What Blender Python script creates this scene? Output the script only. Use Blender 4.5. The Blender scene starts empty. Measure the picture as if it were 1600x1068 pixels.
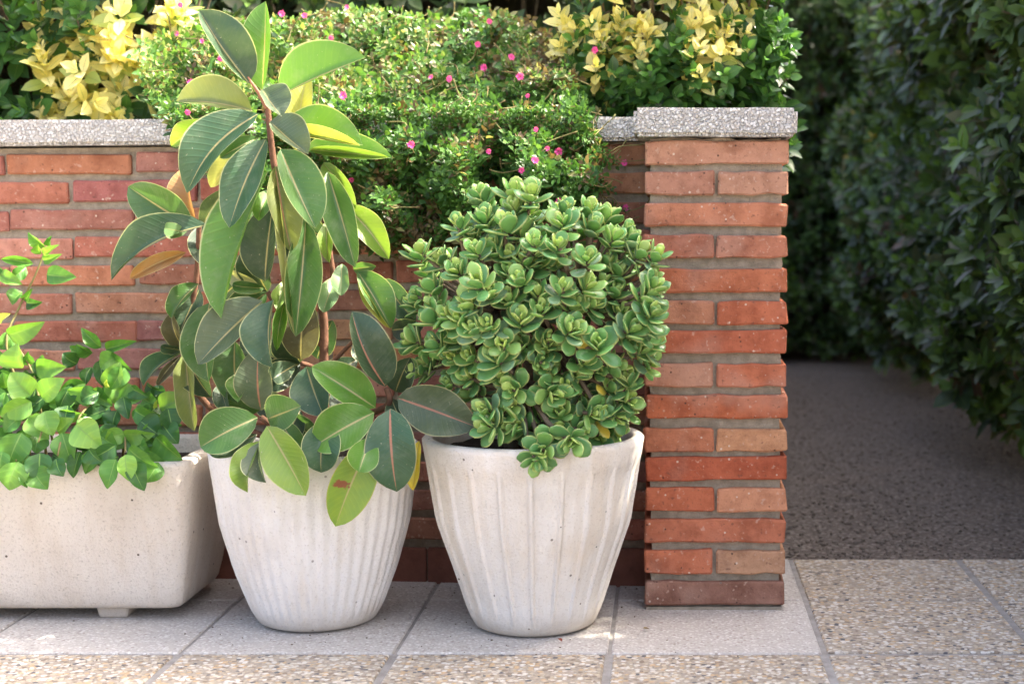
import bpy, bmesh, math, random
import numpy as np
from mathutils import Vector, Matrix, noise

random.seed(7)
RNG = np.random.default_rng(7)
scene = bpy.context.scene
COL = scene.collection

# ---------------------------------------------------------------- camera
F, CX, CY, HC = 2400.0, 1040.0, 534.0, 0.66      # focal length in photo pixels, axis position, camera height
PITCH = math.atan(194 / F)
SP, CP = math.sin(PITCH), math.cos(PITCH)
cam_data = bpy.data.cameras.new("camera")
cam_data.sensor_width = 36.0
cam_data.lens = F / 1600 * 36
cam_data.shift_x = -240 / 1600
cam_data.clip_start = 0.05
cam_data.clip_end = 400
cam_data.dof.use_dof = True
cam_data.dof.focus_distance = 2.44
cam_data.dof.aperture_fstop = 4.5
cam = bpy.data.objects.new("camera", cam_data)
COL.objects.link(cam)
cam.location = (0, 0, HC)
cam.rotation_euler = (math.pi / 2 - PITCH, 0, 0)
scene.camera = cam

# ---------------------------------------------------------------- sky, sun, exposure
SUN_EL, SUN_AZ = math.radians(50), math.radians(80)     # azimuth from +Y towards +X
world = bpy.data.worlds.new("World")
scene.world = world
world.use_nodes = True
wn = world.node_tree.nodes
sky = wn.new('ShaderNodeTexSky')
sky.sky_type = 'NISHITA'
sky.sun_disc = False
sky.sun_elevation = SUN_EL
sky.sun_rotation = SUN_AZ
sky.dust_density = 8.0
sky.air_density = 0.7
sky.ozone_density = 0.2
world.node_tree.links.new(sky.outputs[0], wn['Background'].inputs[0])
wn['Background'].inputs[1].default_value = 0.15
sun_data = bpy.data.lights.new("sun", 'SUN')
sun_data.energy = 2.6
sun_data.angle = math.radians(0.6)
sun_data.color = (1.0, 0.93, 0.80)
sun = bpy.data.objects.new("sun", sun_data)
COL.objects.link(sun)
sdir = Vector((math.sin(SUN_AZ) * math.cos(SUN_EL), math.cos(SUN_AZ) * math.cos(SUN_EL), math.sin(SUN_EL)))
sun.rotation_euler = sdir.to_track_quat('Z', 'Y').to_euler()
scene.view_settings.view_transform = 'Standard'
scene.view_settings.look = 'None'
scene.view_settings.exposure = 2.62
scene.view_settings.gamma = 1.0
scene.cycles.use_denoising = True
scene.cycles.max_bounces = 8
scene.cycles.transparent_max_bounces = 8

# ---------------------------------------------------------------- helpers
def P(px, py, d):
    """point on the ray of photo pixel (px, py) at distance d in front of the camera"""
    u, v = (px - CX) / F, (CY - py) / F
    t = d / (CP + v * SP)
    return Vector((u * t, d, HC + (-SP + v * CP) * t))

def ground_d(py, z=0.0):
    v = (CY - py) / F
    return (z - HC) / (-SP + v * CP) * (CP + v * SP)

def project(pts):
    pts = np.asarray(pts, float)
    x, y, z = pts[:, 0], pts[:, 1], pts[:, 2] - HC
    dep = y * CP - z * SP
    up = y * SP + z * CP
    return CX + F * x / dep, CY - F * up / dep, dep

def srgb(r, g, b, k=1.0):
    f = lambda c: ((c / 255 + 0.055) / 1.055) ** 2.4 if c > 10 else c / 255 / 12.92
    return (f(r) * k, f(g) * k, f(b) * k)

def tag(o, label=None, cat=None, group=None, kind=None):
    if label: o["label"] = label
    if cat: o["category"] = cat
    if group: o["group"] = group
    if kind: o["kind"] = kind
    return o

def thing(name, label, cat, loc=(0, 0, 0), group=None):
    o = bpy.data.objects.new(name, None)
    COL.objects.link(o)
    o.location = loc
    o.empty_display_size = 0.05
    return tag(o, label, cat, group)

def link(name, mesh, parent=None, world_loc=None):
    o = bpy.data.objects.new(name, mesh)
    COL.objects.link(o)
    if parent is not None:
        o.parent = parent
        o.matrix_parent_inverse = Matrix.Translation(parent_world(parent)).inverted()
    return o

def parent_world(p):
    v = Vector(p.location)
    if p.parent is not None:
        # parts stay untransformed in world space, only root empties carry a location
        pass
    return v

def mesh_from(name, V, Fs, mat=None, uv=None, col=None, smooth=False):
    me = bpy.data.meshes.new(name)
    V = np.asarray(V, np.float32).reshape(-1, 3)
    if isinstance(Fs, np.ndarray):
        n, k = Fs.shape
        me.vertices.add(len(V)); me.vertices.foreach_set("co", V.ravel())
        me.loops.add(n * k); me.loops.foreach_set("vertex_index", Fs.astype(np.int32).ravel())
        me.polygons.add(n)
        me.polygons.foreach_set("loop_start", np.arange(0, n * k, k, dtype=np.int32))
        me.polygons.foreach_set("loop_total", np.full(n, k, dtype=np.int32))
        me.update(calc_edges=True)
    else:
        me.from_pydata([tuple(map(float, v)) for v in V], [], Fs)
        me.update()
    if uv is not None:
        lay = me.uv_layers.new(name="UVMap")
        li = np.empty(len(me.loops), np.int32)
        me.loops.foreach_get("vertex_index", li)
        lay.data.foreach_set("uv", np.asarray(uv, np.float32)[li].ravel())
    if col is not None:
        a = me.color_attributes.new("Col", 'FLOAT_COLOR', 'POINT')
        c = np.ones((len(V), 4), np.float32); c[:, :3] = col
        a.data.foreach_set("color", c.ravel())
    if mat is not None:
        me.materials.append(mat)
    if smooth:
        me.polygons.foreach_set("use_smooth", np.ones(len(me.polygons), bool))
    return me

class MB:
    """collects simple shapes for one mesh"""
    def __init__(s): s.v, s.f = [], []
    def box(s, x0, x1, y0, y1, z0, z1):
        n = len(s.v)
        s.v += [(x0, y0, z0), (x1, y0, z0), (x1, y1, z0), (x0, y1, z0), (x0, y0, z1), (x1, y0, z1), (x1, y1, z1), (x0, y1, z1)]
        s.f += [tuple(n + i for i in q) for q in ((0, 3, 2, 1), (4, 5, 6, 7), (0, 1, 5, 4), (1, 2, 6, 5), (2, 3, 7, 6), (3, 0, 4, 7))]
        return s
    def tube(s, pts, radii, k=6):
        pts = [Vector(p) for p in pts]
        n0 = len(s.v)
        for i, p in enumerate(pts):
            t = (pts[min(i + 1, len(pts) - 1)] - pts[max(i - 1, 0)]).normalized()
            a = t.orthogonal().normalized() if i == 0 else (a - t * a.dot(t)).normalized()
            b = t.cross(a)
            for j in range(k):
                th = 2 * math.pi * j / k
                s.v.append(tuple(p + (a * math.cos(th) + b * math.sin(th)) * radii[i]))
        for i in range(len(pts) - 1):
            for j in range(k):
                j2 = (j + 1) % k
                s.f.append((n0 + i * k + j, n0 + i * k + j2, n0 + (i + 1) * k + j2, n0 + (i + 1) * k + j))
        s.f.append(tuple(n0 + (len(pts) - 1) * k + j for j in range(k)))
        s.f.append(tuple(n0 + j for j in reversed(range(k))))
        return s
    def build(s, name, mat, parent=None, smooth=False):
        return link(name, mesh_from(name, s.v, s.f, mat, smooth=smooth), parent)

def smooth_path(pts, n=5):
    """Catmull-Rom through the points"""
    pts = [Vector(p) for p in pts]
    out = []
    for i in range(len(pts) - 1):
        p0, p1, p2, p3 = pts[max(i - 1, 0)], pts[i], pts[i + 1], pts[min(i + 2, len(pts) - 1)]
        for k in range(n):
            t = k / n
            out.append(0.5 * ((2 * p1) + (p2 - p0) * t + (2 * p0 - 5 * p1 + 4 * p2 - p3) * t * t + (3 * p1 - p0 - 3 * p2 + p3) * t ** 3))
    out.append(pts[-1])
    return out

# ---------------------------------------------------------------- materials
class NT:
    def __init__(s, name):
        s.m = bpy.data.materials.new(name); s.m.use_nodes = True
        s.t = s.m.node_tree; s.t.nodes.clear()
        s.out = s.n('ShaderNodeOutputMaterial')
    def n(s, typ, **kw):
        nd = s.t.nodes.new(typ)
        for k, v in kw.items(): setattr(nd, k, v)
        return nd
    def l(s, a, b): s.t.links.new(a, b)
    def setin(s, sock, v):
        if hasattr(v, 'links'): s.l(v, sock)
        else:
            if isinstance(v, (tuple, list)) and len(v) == 3 and sock.type == 'RGBA': v = (*v, 1)
            sock.default_value = v
    def tex(s, typ, coord, **ins):
        nd = s.n(typ)
        if coord is not None: s.l(coord, nd.inputs['Vector'])
        for k, v in ins.items():
            k = k.replace('_', ' ')
            s.setin(nd.inputs[k], v)
        return nd
    def math(s, op, a, b=0.0, c=0.0, clamp=False):
        nd = s.n('ShaderNodeMath', operation=op, use_clamp=clamp)
        for i, v in enumerate((a, b, c)): s.setin(nd.inputs[i], v)
        return nd.outputs[0]
    def mix(s, fac, a, b, blend='MIX'):
        nd = s.n('ShaderNodeMix', data_type='RGBA', blend_type=blend)
        s.setin(nd.inputs[0], fac); s.setin(nd.inputs[6], a); s.setin(nd.inputs[7], b)
        return nd.outputs[2]
    def ramp(s, fac, stops, interp='LINEAR'):
        nd = s.n('ShaderNodeValToRGB'); r = nd.color_ramp; r.interpolation = interp
        while len(r.elements) < len(stops): r.elements.new(0.5)
        for e, (p, c) in zip(r.elements, stops):
            e.position = p; e.color = (*c, 1) if len(c) == 3 else c
        s.l(fac, nd.inputs[0]); return nd.outputs[0]
    def step(s, v, a, b):
        nd = s.n('ShaderNodeMapRange', interpolation_type='SMOOTHSTEP')
        s.l(v, nd.inputs[0]); nd.inputs[1].default_value = a; nd.inputs[2].default_value = b
        return nd.outputs[0]
    def bump(s, h, strength, dist, normal=None):
        nd = s.n('ShaderNodeBump'); nd.inputs['Strength'].default_value = strength; nd.inputs['Distance'].default_value = dist
        s.l(h, nd.inputs['Height'])
        if normal is not None: s.l(normal, nd.inputs['Normal'])
        return nd.outputs[0]
    def pbr(s, color, rough=0.8, spec=0.3, normal=None, **kw):
        nd = s.n('ShaderNodeBsdfPrincipled')
        s.setin(nd.inputs['Base Color'], color); s.setin(nd.inputs['Roughness'], rough)
        nd.inputs['Specular IOR Level'].default_value = spec
        for k, v in kw.items(): s.setin(nd.inputs[k.replace('_', ' ')], v)
        if normal is not None: s.l(normal, nd.inputs['Normal'])
        return nd.outputs[0]
    def done(s, shader): s.l(shader, s.out.inputs[0]); return s.m
    def world_pos(s):
        return s.n('ShaderNodeNewGeometry').outputs['Position']

def mat_brick():
    t = NT("brick_clay"); pos = t.world_pos()
    oi = t.n('ShaderNodeObjectInfo')
    n1 = t.tex('ShaderNodeTexNoise', pos, Scale=28.0, Detail=6.0, Roughness=0.65).outputs[0]
    n2 = t.tex('ShaderNodeTexNoise', pos, Scale=220.0, Detail=4.0, Roughness=0.7).outputs[0]
    n3 = t.tex('ShaderNodeTexNoise', pos, Scale=9.0, Detail=3.0).outputs[0]
    c = t.mix(t.step(n1, 0.35, 0.75), oi.outputs['Color'], t.mix(1.0, oi.outputs['Color'], (0.62, 0.55, 0.52), 'MULTIPLY'))
    c = t.mix(t.math('MULTIPLY', t.step(n3, 0.5, 0.72), 0.35), c, (0.50, 0.34, 0.26))
    c = t.mix(t.math('MULTIPLY', t.step(n2, 0.55, 0.75), 0.35), c, (0.10, 0.05, 0.04))
    n4 = t.tex('ShaderNodeTexNoise', pos, Scale=120.0, Detail=2.0, Roughness=0.5).outputs[0]
    c = t.mix(t.math('MULTIPLY', t.step(n4, 0.62, 0.74), 0.5), c, (0.60, 0.42, 0.32))
    c = t.mix(t.math('MULTIPLY', t.step(n4, 0.36, 0.26), 0.55), c, (0.12, 0.06, 0.045))
    vo = t.tex('ShaderNodeTexVoronoi', pos, Scale=150.0)
    sc = t.n('ShaderNodeSeparateColor'); t.l(vo.outputs['Color'], sc.inputs[0])
    speck = t.math('MULTIPLY', t.math('GREATER_THAN', sc.outputs[0], 0.972), t.step(vo.outputs['Distance'], 0.34, 0.22))
    c = t.mix(t.math('MULTIPLY', speck, 0.8), c, (0.66, 0.55, 0.44))
    dark = t.math('MULTIPLY', t.math('LESS_THAN', sc.outputs[1], 0.018), t.step(vo.outputs['Distance'], 0.32, 0.2))
    c = t.mix(t.math('MULTIPLY', dark, 0.8), c, (0.09, 0.05, 0.04))
    h = t.math('ADD', t.math('MULTIPLY', n2, 0.5), t.math('ADD', n1, t.math('MULTIPLY', dark, -0.6)))
    return t.done(t.pbr(c, 0.9, 0.15, t.bump(h, 0.8, 0.005)))

def mat_rough(name, c1, c2, scale=40.0, fine=300.0, bump=0.6, dist=0.004, rough=0.95, speck=None):
    t = NT(name); pos = t.world_pos()
    n1 = t.tex('ShaderNodeTexNoise', pos, Scale=scale, Detail=5.0, Roughness=0.6).outputs[0]
    n2 = t.tex('ShaderNodeTexNoise', pos, Scale=fine, Detail=3.0, Roughness=0.7).outputs[0]
    c = t.mix(t.step(n1, 0.3, 0.7), c1, c2)
    c = t.mix(t.math('MULTIPLY', t.step(n2, 0.5, 0.75), 0.4), c, tuple(x * 0.45 for x in c1))
    if speck: c = t.mix(t.math('MULTIPLY', t.step(n2, 0.35, 0.28), 0.6), c, speck)
    return t.done(t.pbr(c, rough, 0.15, t.bump(t.math('ADD', n1, n2), bump, dist)))

def mat_pebble(name, stops, scale, gap, gapcol, bump=0.8, dist=0.004, big=None, rough=0.75, gapw=(0.62, 0.34)):
    """pebbles bedded in cement"""
    t = NT(name); pos = t.world_pos()
    warp = t.tex('ShaderNodeTexNoise', pos, Scale=scale * 0.8, Detail=2.0)
    pv = t.n('ShaderNodeVectorMath', operation='MULTIPLY_ADD')
    t.l(warp.outputs['Color'], pv.inputs[0]); pv.inputs[1].default_value = (0.5 / scale,) * 3; t.l(pos, pv.inputs[2])
    vo = t.tex('ShaderNodeTexVoronoi', pv.outputs[0], Scale=scale)
    sc = t.n('ShaderNodeSeparateColor'); t.l(vo.outputs['Color'], sc.inputs[0])
    c = t.ramp(sc.outputs[0], stops, 'CONSTANT')
    fine = t.tex('ShaderNodeTexNoise', pos, Scale=scale * 6, Detail=3.0).outputs[0]
    c = t.mix(t.math('MULTIPLY', t.step(fine, 0.4, 0.8), 0.35), c, tuple(x * 0.5 for x in gapcol))
    edge = t.step(vo.outputs['Distance'], *gapw)
    c = t.mix(edge, gapcol, c)
    big_n = t.tex('ShaderNodeTexNoise', pos, Scale=5.0, Detail=4.0).outputs[0]
    c = t.mix(t.math('MULTIPLY', t.step(big_n, 0.5, 0.75), 0.3), c, gap)
    h = t.math('ADD', t.math('MULTIPLY', edge, t.math('ADD', 0.6, t.math('MULTIPLY', sc.outputs[1], 0.6))), t.math('MULTIPLY', fine, 0.2))
    return t.done(t.pbr(c, rough, 0.3, t.bump(h, bump, dist)))

def mat_caststone(name, base, warm, streak=0.4, pits=0.5, grain=1.0):
    """off-white cast stone of the pots: fine grain, small dark pits, faint vertical stains"""
    t = NT(name); pos = t.world_pos()
    mp = t.n('ShaderNodeMapping'); t.l(pos, mp.inputs[0]); mp.inputs['Scale'].default_value = (22, 22, 1.6)
    st = t.tex('ShaderNodeTexNoise', mp.outputs[0], Scale=1.0, Detail=5.0, Roughness=0.6).outputs[0]
    big = t.tex('ShaderNodeTexNoise', pos, Scale=7.0, Detail=5.0, Roughness=0.6).outputs[0]
    fine = t.tex('ShaderNodeTexNoise', pos, Scale=260.0, Detail=4.0, Roughness=0.75).outputs[0]
    mid = t.tex('ShaderNodeTexNoise', pos, Scale=85.0, Detail=3.0).outputs[0]
    c = t.mix(t.math('MULTIPLY', t.step(st, 0.42, 0.72), streak), base, warm)
    c = t.mix(t.math('MULTIPLY', t.step(big, 0.45, 0.75), 0.55), c, tuple(0.5 * (a + b) * 0.86 for a, b in zip(base, warm)))
    c = t.mix(t.math('MULTIPLY', t.step(fine, 0.52, 0.74), 0.45 * grain), c, tuple(x * 0.55 for x in warm))
    vo = t.tex('ShaderNodeTexVoronoi', pos, Scale=75.0)
    sc = t.n('ShaderNodeSeparateColor'); t.l(vo.outputs['Color'], sc.inputs[0])
    pit = t.math('MULTIPLY', t.math('GREATER_THAN', sc.outputs[0], 0.93), t.math('LESS_THAN', vo.outputs['Distance'], 0.16))
    c = t.mix(t.math('MULTIPLY', pit, pits), c, (0.16, 0.13, 0.10))
    # grime that splashed up from the paving
    sx = t.n('ShaderNodeSeparateXYZ'); t.l(pos, sx.inputs[0])
    low = t.math('MULTIPLY', t.step(t.math('ADD', sx.outputs[2], t.math('MULTIPLY', big, 0.10)), 0.10, 0.045), 0.45)
    c = t.mix(low, c, (0.34, 0.27, 0.19))
    h = t.math('ADD', t.math('MULTIPLY', fine, 0.7 * grain), t.math('ADD', t.math('MULTIPLY', mid, 0.5 * grain), t.math('MULTIPLY', pit, -0.8)))
    return t.done(t.pbr(c, 0.85, 0.2, t.bump(h, 0.8, 0.004)))

def mat_leaf(name, rough=0.35, spec=0.5, trans=0.3, rib=None, ribw=0.035, margin=None, marw=0.05, veins=0.0, vein_n=16, wear=0.25, coat=0.0, hurt=False, veinc=0.10, dust=0.0):
    t = NT(name)
    at = t.n('ShaderNodeAttribute', attribute_name="Col")
    uv = t.n('ShaderNodeUVMap', uv_map="UVMap")
    sx = t.n('ShaderNodeSeparateXYZ'); t.l(uv.outputs[0], sx.inputs[0])
    a = t.math('ABSOLUTE', t.math('SUBTRACT', sx.outputs[0], 0.5))      # 0 at the midrib, 0.5 at the margin
    v = sx.outputs[1]
    pos = t.world_pos()
    n1 = t.tex('ShaderNodeTexNoise', pos, Scale=45.0, Detail=4.0).outputs[0]
    base = t.mix(t.math('MULTIPLY', t.step(n1, 0.35, 0.75), wear), at.outputs['Color'], t.mix(1.0, at.outputs['Color'], (1.35, 1.15, 0.8), 'MULTIPLY'))
    nrm = None
    if veins > 0:
        ph = t.math('MULTIPLY', t.math('SUBTRACT', v, t.math('MULTIPLY', a, 0.35)), vein_n * 6.2832)
        w = t.math('POWER', t.math('ADD', t.math('MULTIPLY', t.math('SINE', ph), 0.5), 0.5), 6.0)
        base = t.mix(t.math('MULTIPLY', w, veinc), base, t.mix(1.0, base, (1.7, 1.5, 1.2), 'MULTIPLY'))
        nrm = t.bump(t.math('ADD', w, t.math('MULTIPLY', n1, 0.5)), veins, 0.0012)
    if margin is not None:
        base = t.mix(t.math('MULTIPLY', t.step(a, 0.5 - marw, 0.5 - marw * 0.25), 0.85), base, margin)
    if rib is not None:
        wv = t.math('MULTIPLY', t.math('SUBTRACT', 1.05, t.math('MULTIPLY', v, 0.75)), ribw)
        f = t.math('SUBTRACT', 1.0, t.step(t.math('DIVIDE', a, wv), 0.6, 1.1))
        base = t.mix(t.math('MULTIPLY', f, 0.85), base, rib)
    if hurt:      # brown chewed patch across the middle of the blade
        du = t.math('DIVIDE', t.math('SUBTRACT', sx.outputs[0], 0.74), 0.24); dv = t.math('DIVIDE', t.math('SUBTRACT', v, 0.52), 0.055)
        rr_ = t.math('SQRT', t.math('ADD', t.math('MULTIPLY', du, du), t.math('MULTIPLY', dv, dv)))
        n9 = t.tex('ShaderNodeTexNoise', pos, Scale=170.0, Detail=3.0).outputs[0]
        base = t.mix(t.step(t.math('ADD', rr_, t.math('MULTIPLY', n9, 1.6)), 1.75, 1.45), base, (0.26, 0.09, 0.045))
    if dust:      # dried water marks and dust on the waxy blade
        nd = t.tex('ShaderNodeTexNoise', pos, Scale=30.0, Detail=6.0, Roughness=0.7).outputs[0]
        sp = t.tex('ShaderNodeTexNoise', pos, Scale=260.0, Detail=1.0).outputs[0]
        base = t.mix(t.math('MULTIPLY', t.step(nd, 0.45, 0.75), dust), base, (0.36, 0.37, 0.30))
        base = t.mix(t.math('MULTIPLY', t.step(sp, 0.72, 0.80), 0.5), base, (0.40, 0.38, 0.28))
        rough = t.math('ADD', rough, t.math('MULTIPLY', t.step(nd, 0.35, 0.7), 0.25))
    p = t.pbr(base, rough, spec, nrm)
    if coat:
        p.node.inputs['Coat Weight'].default_value = coat; p.node.inputs['Coat Roughness'].default_value = 0.15
    tr = t.n('ShaderNodeBsdfTranslucent'); t.l(t.mix(1.0, base, (1.55, 1.55, 0.75), 'MULTIPLY'), tr.inputs[0])
    mx = t.n('ShaderNodeMixShader'); mx.inputs[0].default_value = trans
    t.l(p, mx.inputs[1]); t.l(tr.outputs[0], mx.inputs[2])
    return t.done(mx.outputs[0])

M = {}
M['brick'] = mat_brick()
M['mortar'] = mat_rough("mortar", (0.44, 0.37, 0.28), (0.30, 0.255, 0.19), 60, 400, 0.9, 0.004, speck=(0.5, 0.45, 0.36))
M['plinth'] = mat_rough("plinth_tile", (0.24, 0.10, 0.07), (0.17, 0.07, 0.05), 20, 200, 0.3, 0.002, 0.7)
M['coping'] = mat_pebble("pebbled_coping", [(0, (0.60, 0.585, 0.555)), (0.3, (0.74, 0.72, 0.685)), (0.5, (0.50, 0.48, 0.45)), (0.68, (0.82, 0.80, 0.77)), (0.85, (0.62, 0.57, 0.50)), (0.96, (0.40, 0.37, 0.34))], 210, (0.68, 0.66, 0.62), (0.46, 0.435, 0.40), 1.0, 0.004, gapw=(0.74, 0.46))
M['cement'] = mat_rough("pale_cement", (0.52, 0.48, 0.43), (0.42, 0.39, 0.35), 25, 300, 0.4, 0.003)
M['aggregate'] = mat_pebble("exposed_aggregate", [(0, (0.46, 0.385, 0.29)), (0.2, (0.60, 0.54, 0.45)), (0.38, (0.26, 0.20, 0.145)), (0.5, (0.52, 0.37, 0.215)), (0.60, (0.68, 0.64, 0.575)), (0.76, (0.36, 0.31, 0.25)), (0.86, (0.10, 0.10, 0.11)), (0.91, (0.55, 0.455, 0.33))], 135, (0.47, 0.415, 0.34), (0.37, 0.315, 0.25), 0.9, 0.003, gapw=(0.74, 0.46))
M['kerb'] = mat_pebble("kerb_tile_concrete", [(0, (0.58, 0.545, 0.50)), (0.35, (0.66, 0.625, 0.58)), (0.6, (0.50, 0.465, 0.42)), (0.8, (0.72, 0.69, 0.65)), (0.9, (0.36, 0.31, 0.27))], 190, (0.50, 0.44, 0.375), (0.48, 0.44, 0.395), 0.6, 0.003)
M['grout'] = mat_rough("grout", (0.36, 0.34, 0.315), (0.25, 0.23, 0.21), 30, 300, 0.5, 0.003)
M['gravel'] = mat_pebble("dark_gravel", [(0, (0.21, 0.168, 0.135)), (0.3, (0.26, 0.215, 0.175)), (0.6, (0.16, 0.128, 0.104)), (0.85, (0.31, 0.265, 0.22))], 95, (0.22, 0.16, 0.115), (0.115, 0.09, 0.072), 0.7, 0.006)
M['path_stone'] = mat_rough("path_stone", (0.24, 0.20, 0.165), (0.15, 0.125, 0.105), 60, 300, 0.4, 0.002)
M['earth'] = mat_rough("earth", (0.10, 0.075, 0.05), (0.06, 0.045, 0.03), 30, 200, 1.0, 0.01)
M['soil'] = mat_rough("potting_soil", (0.07, 0.055, 0.042), (0.035, 0.028, 0.022), 50, 260, 1.0, 0.008)
M['ground'] = mat_rough("ground_far", (0.40, 0.34, 0.27), (0.32, 0.27, 0.22), 3, 100, 0.3, 0.004)
M['pot_a'] = mat_caststone("cast_stone_white", (0.83, 0.80, 0.755), (0.72, 0.63, 0.52), 0.45, 0.6, 1.1)
M['pot_b'] = mat_caststone("cast_stone_cream", (0.82, 0.78, 0.715), (0.68, 0.56, 0.41), 0.5, 0.8, 1.0)
M['pot_c'] = mat_caststone("cast_stone_sand", (0.76, 0.69, 0.60), (0.63, 0.52, 0.40), 0.45, 1.0, 1.6)
M['bark'] = mat_rough("red_brown_bark", (0.22, 0.11, 0.07), (0.13, 0.07, 0.045), 80, 300, 0.5, 0.002)
M['bark_grey'] = mat_rough("grey_bark", (0.20, 0.16, 0.11), (0.12, 0.09, 0.06), 80, 300, 0.6, 0.002)
M['core_dark'] = mat_rough('light_block_core', (0.085, 0.065, 0.04), (0.045, 0.04, 0.02), 40, 200, 1.0, 0.02)  # dark brown of the light-blocking cores in shrubs and hedges
M['stem'] = mat_rough("green_stem", (0.24, 0.25, 0.09), (0.20, 0.13, 0.06), 60, 300, 0.2, 0.001, 0.6)
M['petiole'] = mat_rough("pink_petiole", (0.42, 0.20, 0.13), (0.30, 0.13, 0.08), 60, 300, 0.2, 0.001, 0.5)
M['rubber'] = mat_leaf("rubber_leaf", 0.33, 0.5, 0.26, rib=(0.42, 0.36, 0.16), ribw=0.030, margin=(0.50, 0.52, 0.26), marw=0.030, veins=0.25, vein_n=15, wear=0.3, dust=0.16)
M['rubber_red'] = mat_leaf("rubber_leaf_red_rib", 0.33, 0.5, 0.26, rib=(0.46, 0.19, 0.12), ribw=0.032, margin=(0.40, 0.38, 0.20), marw=0.028, veins=0.25, vein_n=15, wear=0.3, dust=0.16)
M['rubber_hurt'] = mat_leaf("rubber_leaf_damaged", 0.35, 0.5, 0.26, rib=(0.42, 0.36, 0.16), ribw=0.030, margin=(0.45, 0.40, 0.12), marw=0.03, veins=0.25, vein_n=15, wear=0.6, hurt=True)
M['jade'] = mat_leaf("jade_leaf", 0.30, 0.5, 0.22, margin=(0.50, 0.56, 0.20), marw=0.13, wear=0.5)
M['heart'] = mat_leaf("heart_leaf", 0.42, 0.4, 0.30, rib=(0.20, 0.34, 0.08), ribw=0.03, veins=0.15, vein_n=5, wear=0.8, veinc=0.2)
M['shrub'] = mat_leaf("glossy_shrub_leaf", 0.28, 0.5, 0.30, rib=(0.16, 0.26, 0.06), ribw=0.03, wear=0.3)
M['hedge'] = mat_leaf("hedge_leaf", 0.40, 0.4, 0.28, rib=(0.10, 0.15, 0.05), ribw=0.03, wear=0.4)
M['creeper'] = mat_leaf("creeper_leaf", 0.40, 0.4, 0.30, wear=0.5)
M['flower'] = mat_leaf("magenta_petal", 0.5, 0.3, 0.35, wear=0.2)

# ================================================================ SETTING
D_KERB = ground_d(1020)             # front edge of the pale kerb tiles
TILE = 0.327
X_J3 = P(952, 1020, D_KERB).x       # a joint between kerb tiles
X_J4 = X_J3 + TILE
PAVE_BACK = D_KERB + 2 * TILE

def sheet(name, x0, x1, y0, y1, z, mat, kind='structure', label=None):
    o = link(name, mesh_from(name, [(x0, y0, z), (x1, y0, z), (x1, y1, z), (x0, y1, z)], [(0, 1, 2, 3)], mat))
    o["kind"] = kind
    return o

sheet("ground", -150, 150, -150, 150, -0.030, M['ground'])
sheet("gravel_path", -3.5, 4.5, PAVE_BACK + 0.004, 9.0, -0.010, M['gravel'])

# paving: grout bed with single tiles as children
pave = sheet("pavement", -4.0, 4.0, -2.0, PAVE_BACK, -0.0030, M['grout'])
def tile_mesh(name, w, d, mat):
    b = bmesh.new(); bmesh.ops.create_cube(b, size=1)
    bmesh.ops.scale(b, vec=(w, d, 0.02), verts=b.verts)
    bmesh.ops.bevel(b, geom=b.edges[:], offset=0.002, segments=1, affect='EDGES')
    me = bpy.data.meshes.new(name); b.to_mesh(me); b.free(); me.materials.append(mat); return me
G1, G2 = 0.013, 0.006
tm_ag = tile_mesh("aggregate_tile", TILE - G1, TILE - G1, M['aggregate'])
tm_kb = tile_mesh("kerb_tile", TILE - G2, TILE - G2, M['kerb'])
for j in range(-5, 2):
    for i in range(-7, 6):
        kerb = j >= 0 and i <= 0
        o = link("kerb_tile" if kerb else "paving_tile", tm_kb if kerb else tm_ag)
        o.parent = pave
        o.location = (X_J3 + (i + 0.5) * TILE, D_KERB + (j + 0.5) * TILE, -0.010 + random.uniform(-0.0005, 0.0005))
        o.rotation_euler = (random.uniform(-.0008, .0008), random.uniform(-.0008, .0008), 0)
        if not kerb: o.rotation_euler.z = 0

# loose stones and litter on the dark path
def ico_pts():
    b = bmesh.new(); bmesh.ops.create_icosphere(b, subdivisions=1, radius=1)
    v = np.array([x.co[:] for x in b.verts]); f = np.array([[x.index for x in q.verts] for q in b.faces]); b.free(); return v, f
IV, IFc = ico_pts()
def rubble(name, pts, sizes, mat, cols=None, parent=None):
    n = len(pts)
    V = np.empty((n, len(IV), 3))
    for k in range(n):
        s = sizes[k] * RNG.uniform(0.6, 1.3, 3); s[2] *= 0.6
        a = RNG.uniform(0, 6.28); ca, sa = math.cos(a), math.sin(a)
        w = IV * s * RNG.uniform(0.85, 1.15, (len(IV), 1))
        V[k] = np.stack([w[:, 0] * ca - w[:, 1] * sa, w[:, 0] * sa + w[:, 1] * ca, w[:, 2]], 1) + pts[k]
    Fc = (IFc[None] + (np.arange(n) * len(IV))[:, None, None]).reshape(-1, 3)
    return link(name, mesh_from(name, V.reshape(-1, 3), Fc, mat), parent)
n = 3000
yy = PAVE_BACK + 0.02 + (RNG.random(n) ** 1.6) * 4.0
pp = np.stack([0.20 + RNG.random(n) * (0.72 + 0.12 * (yy - 2.9)), yy, np.full(n, -0.008)], 1)
st = rubble("path_stones", pp, RNG.uniform(0.002, 0.006, n), M['path_stone']); st["kind"] = "stuff"

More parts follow.
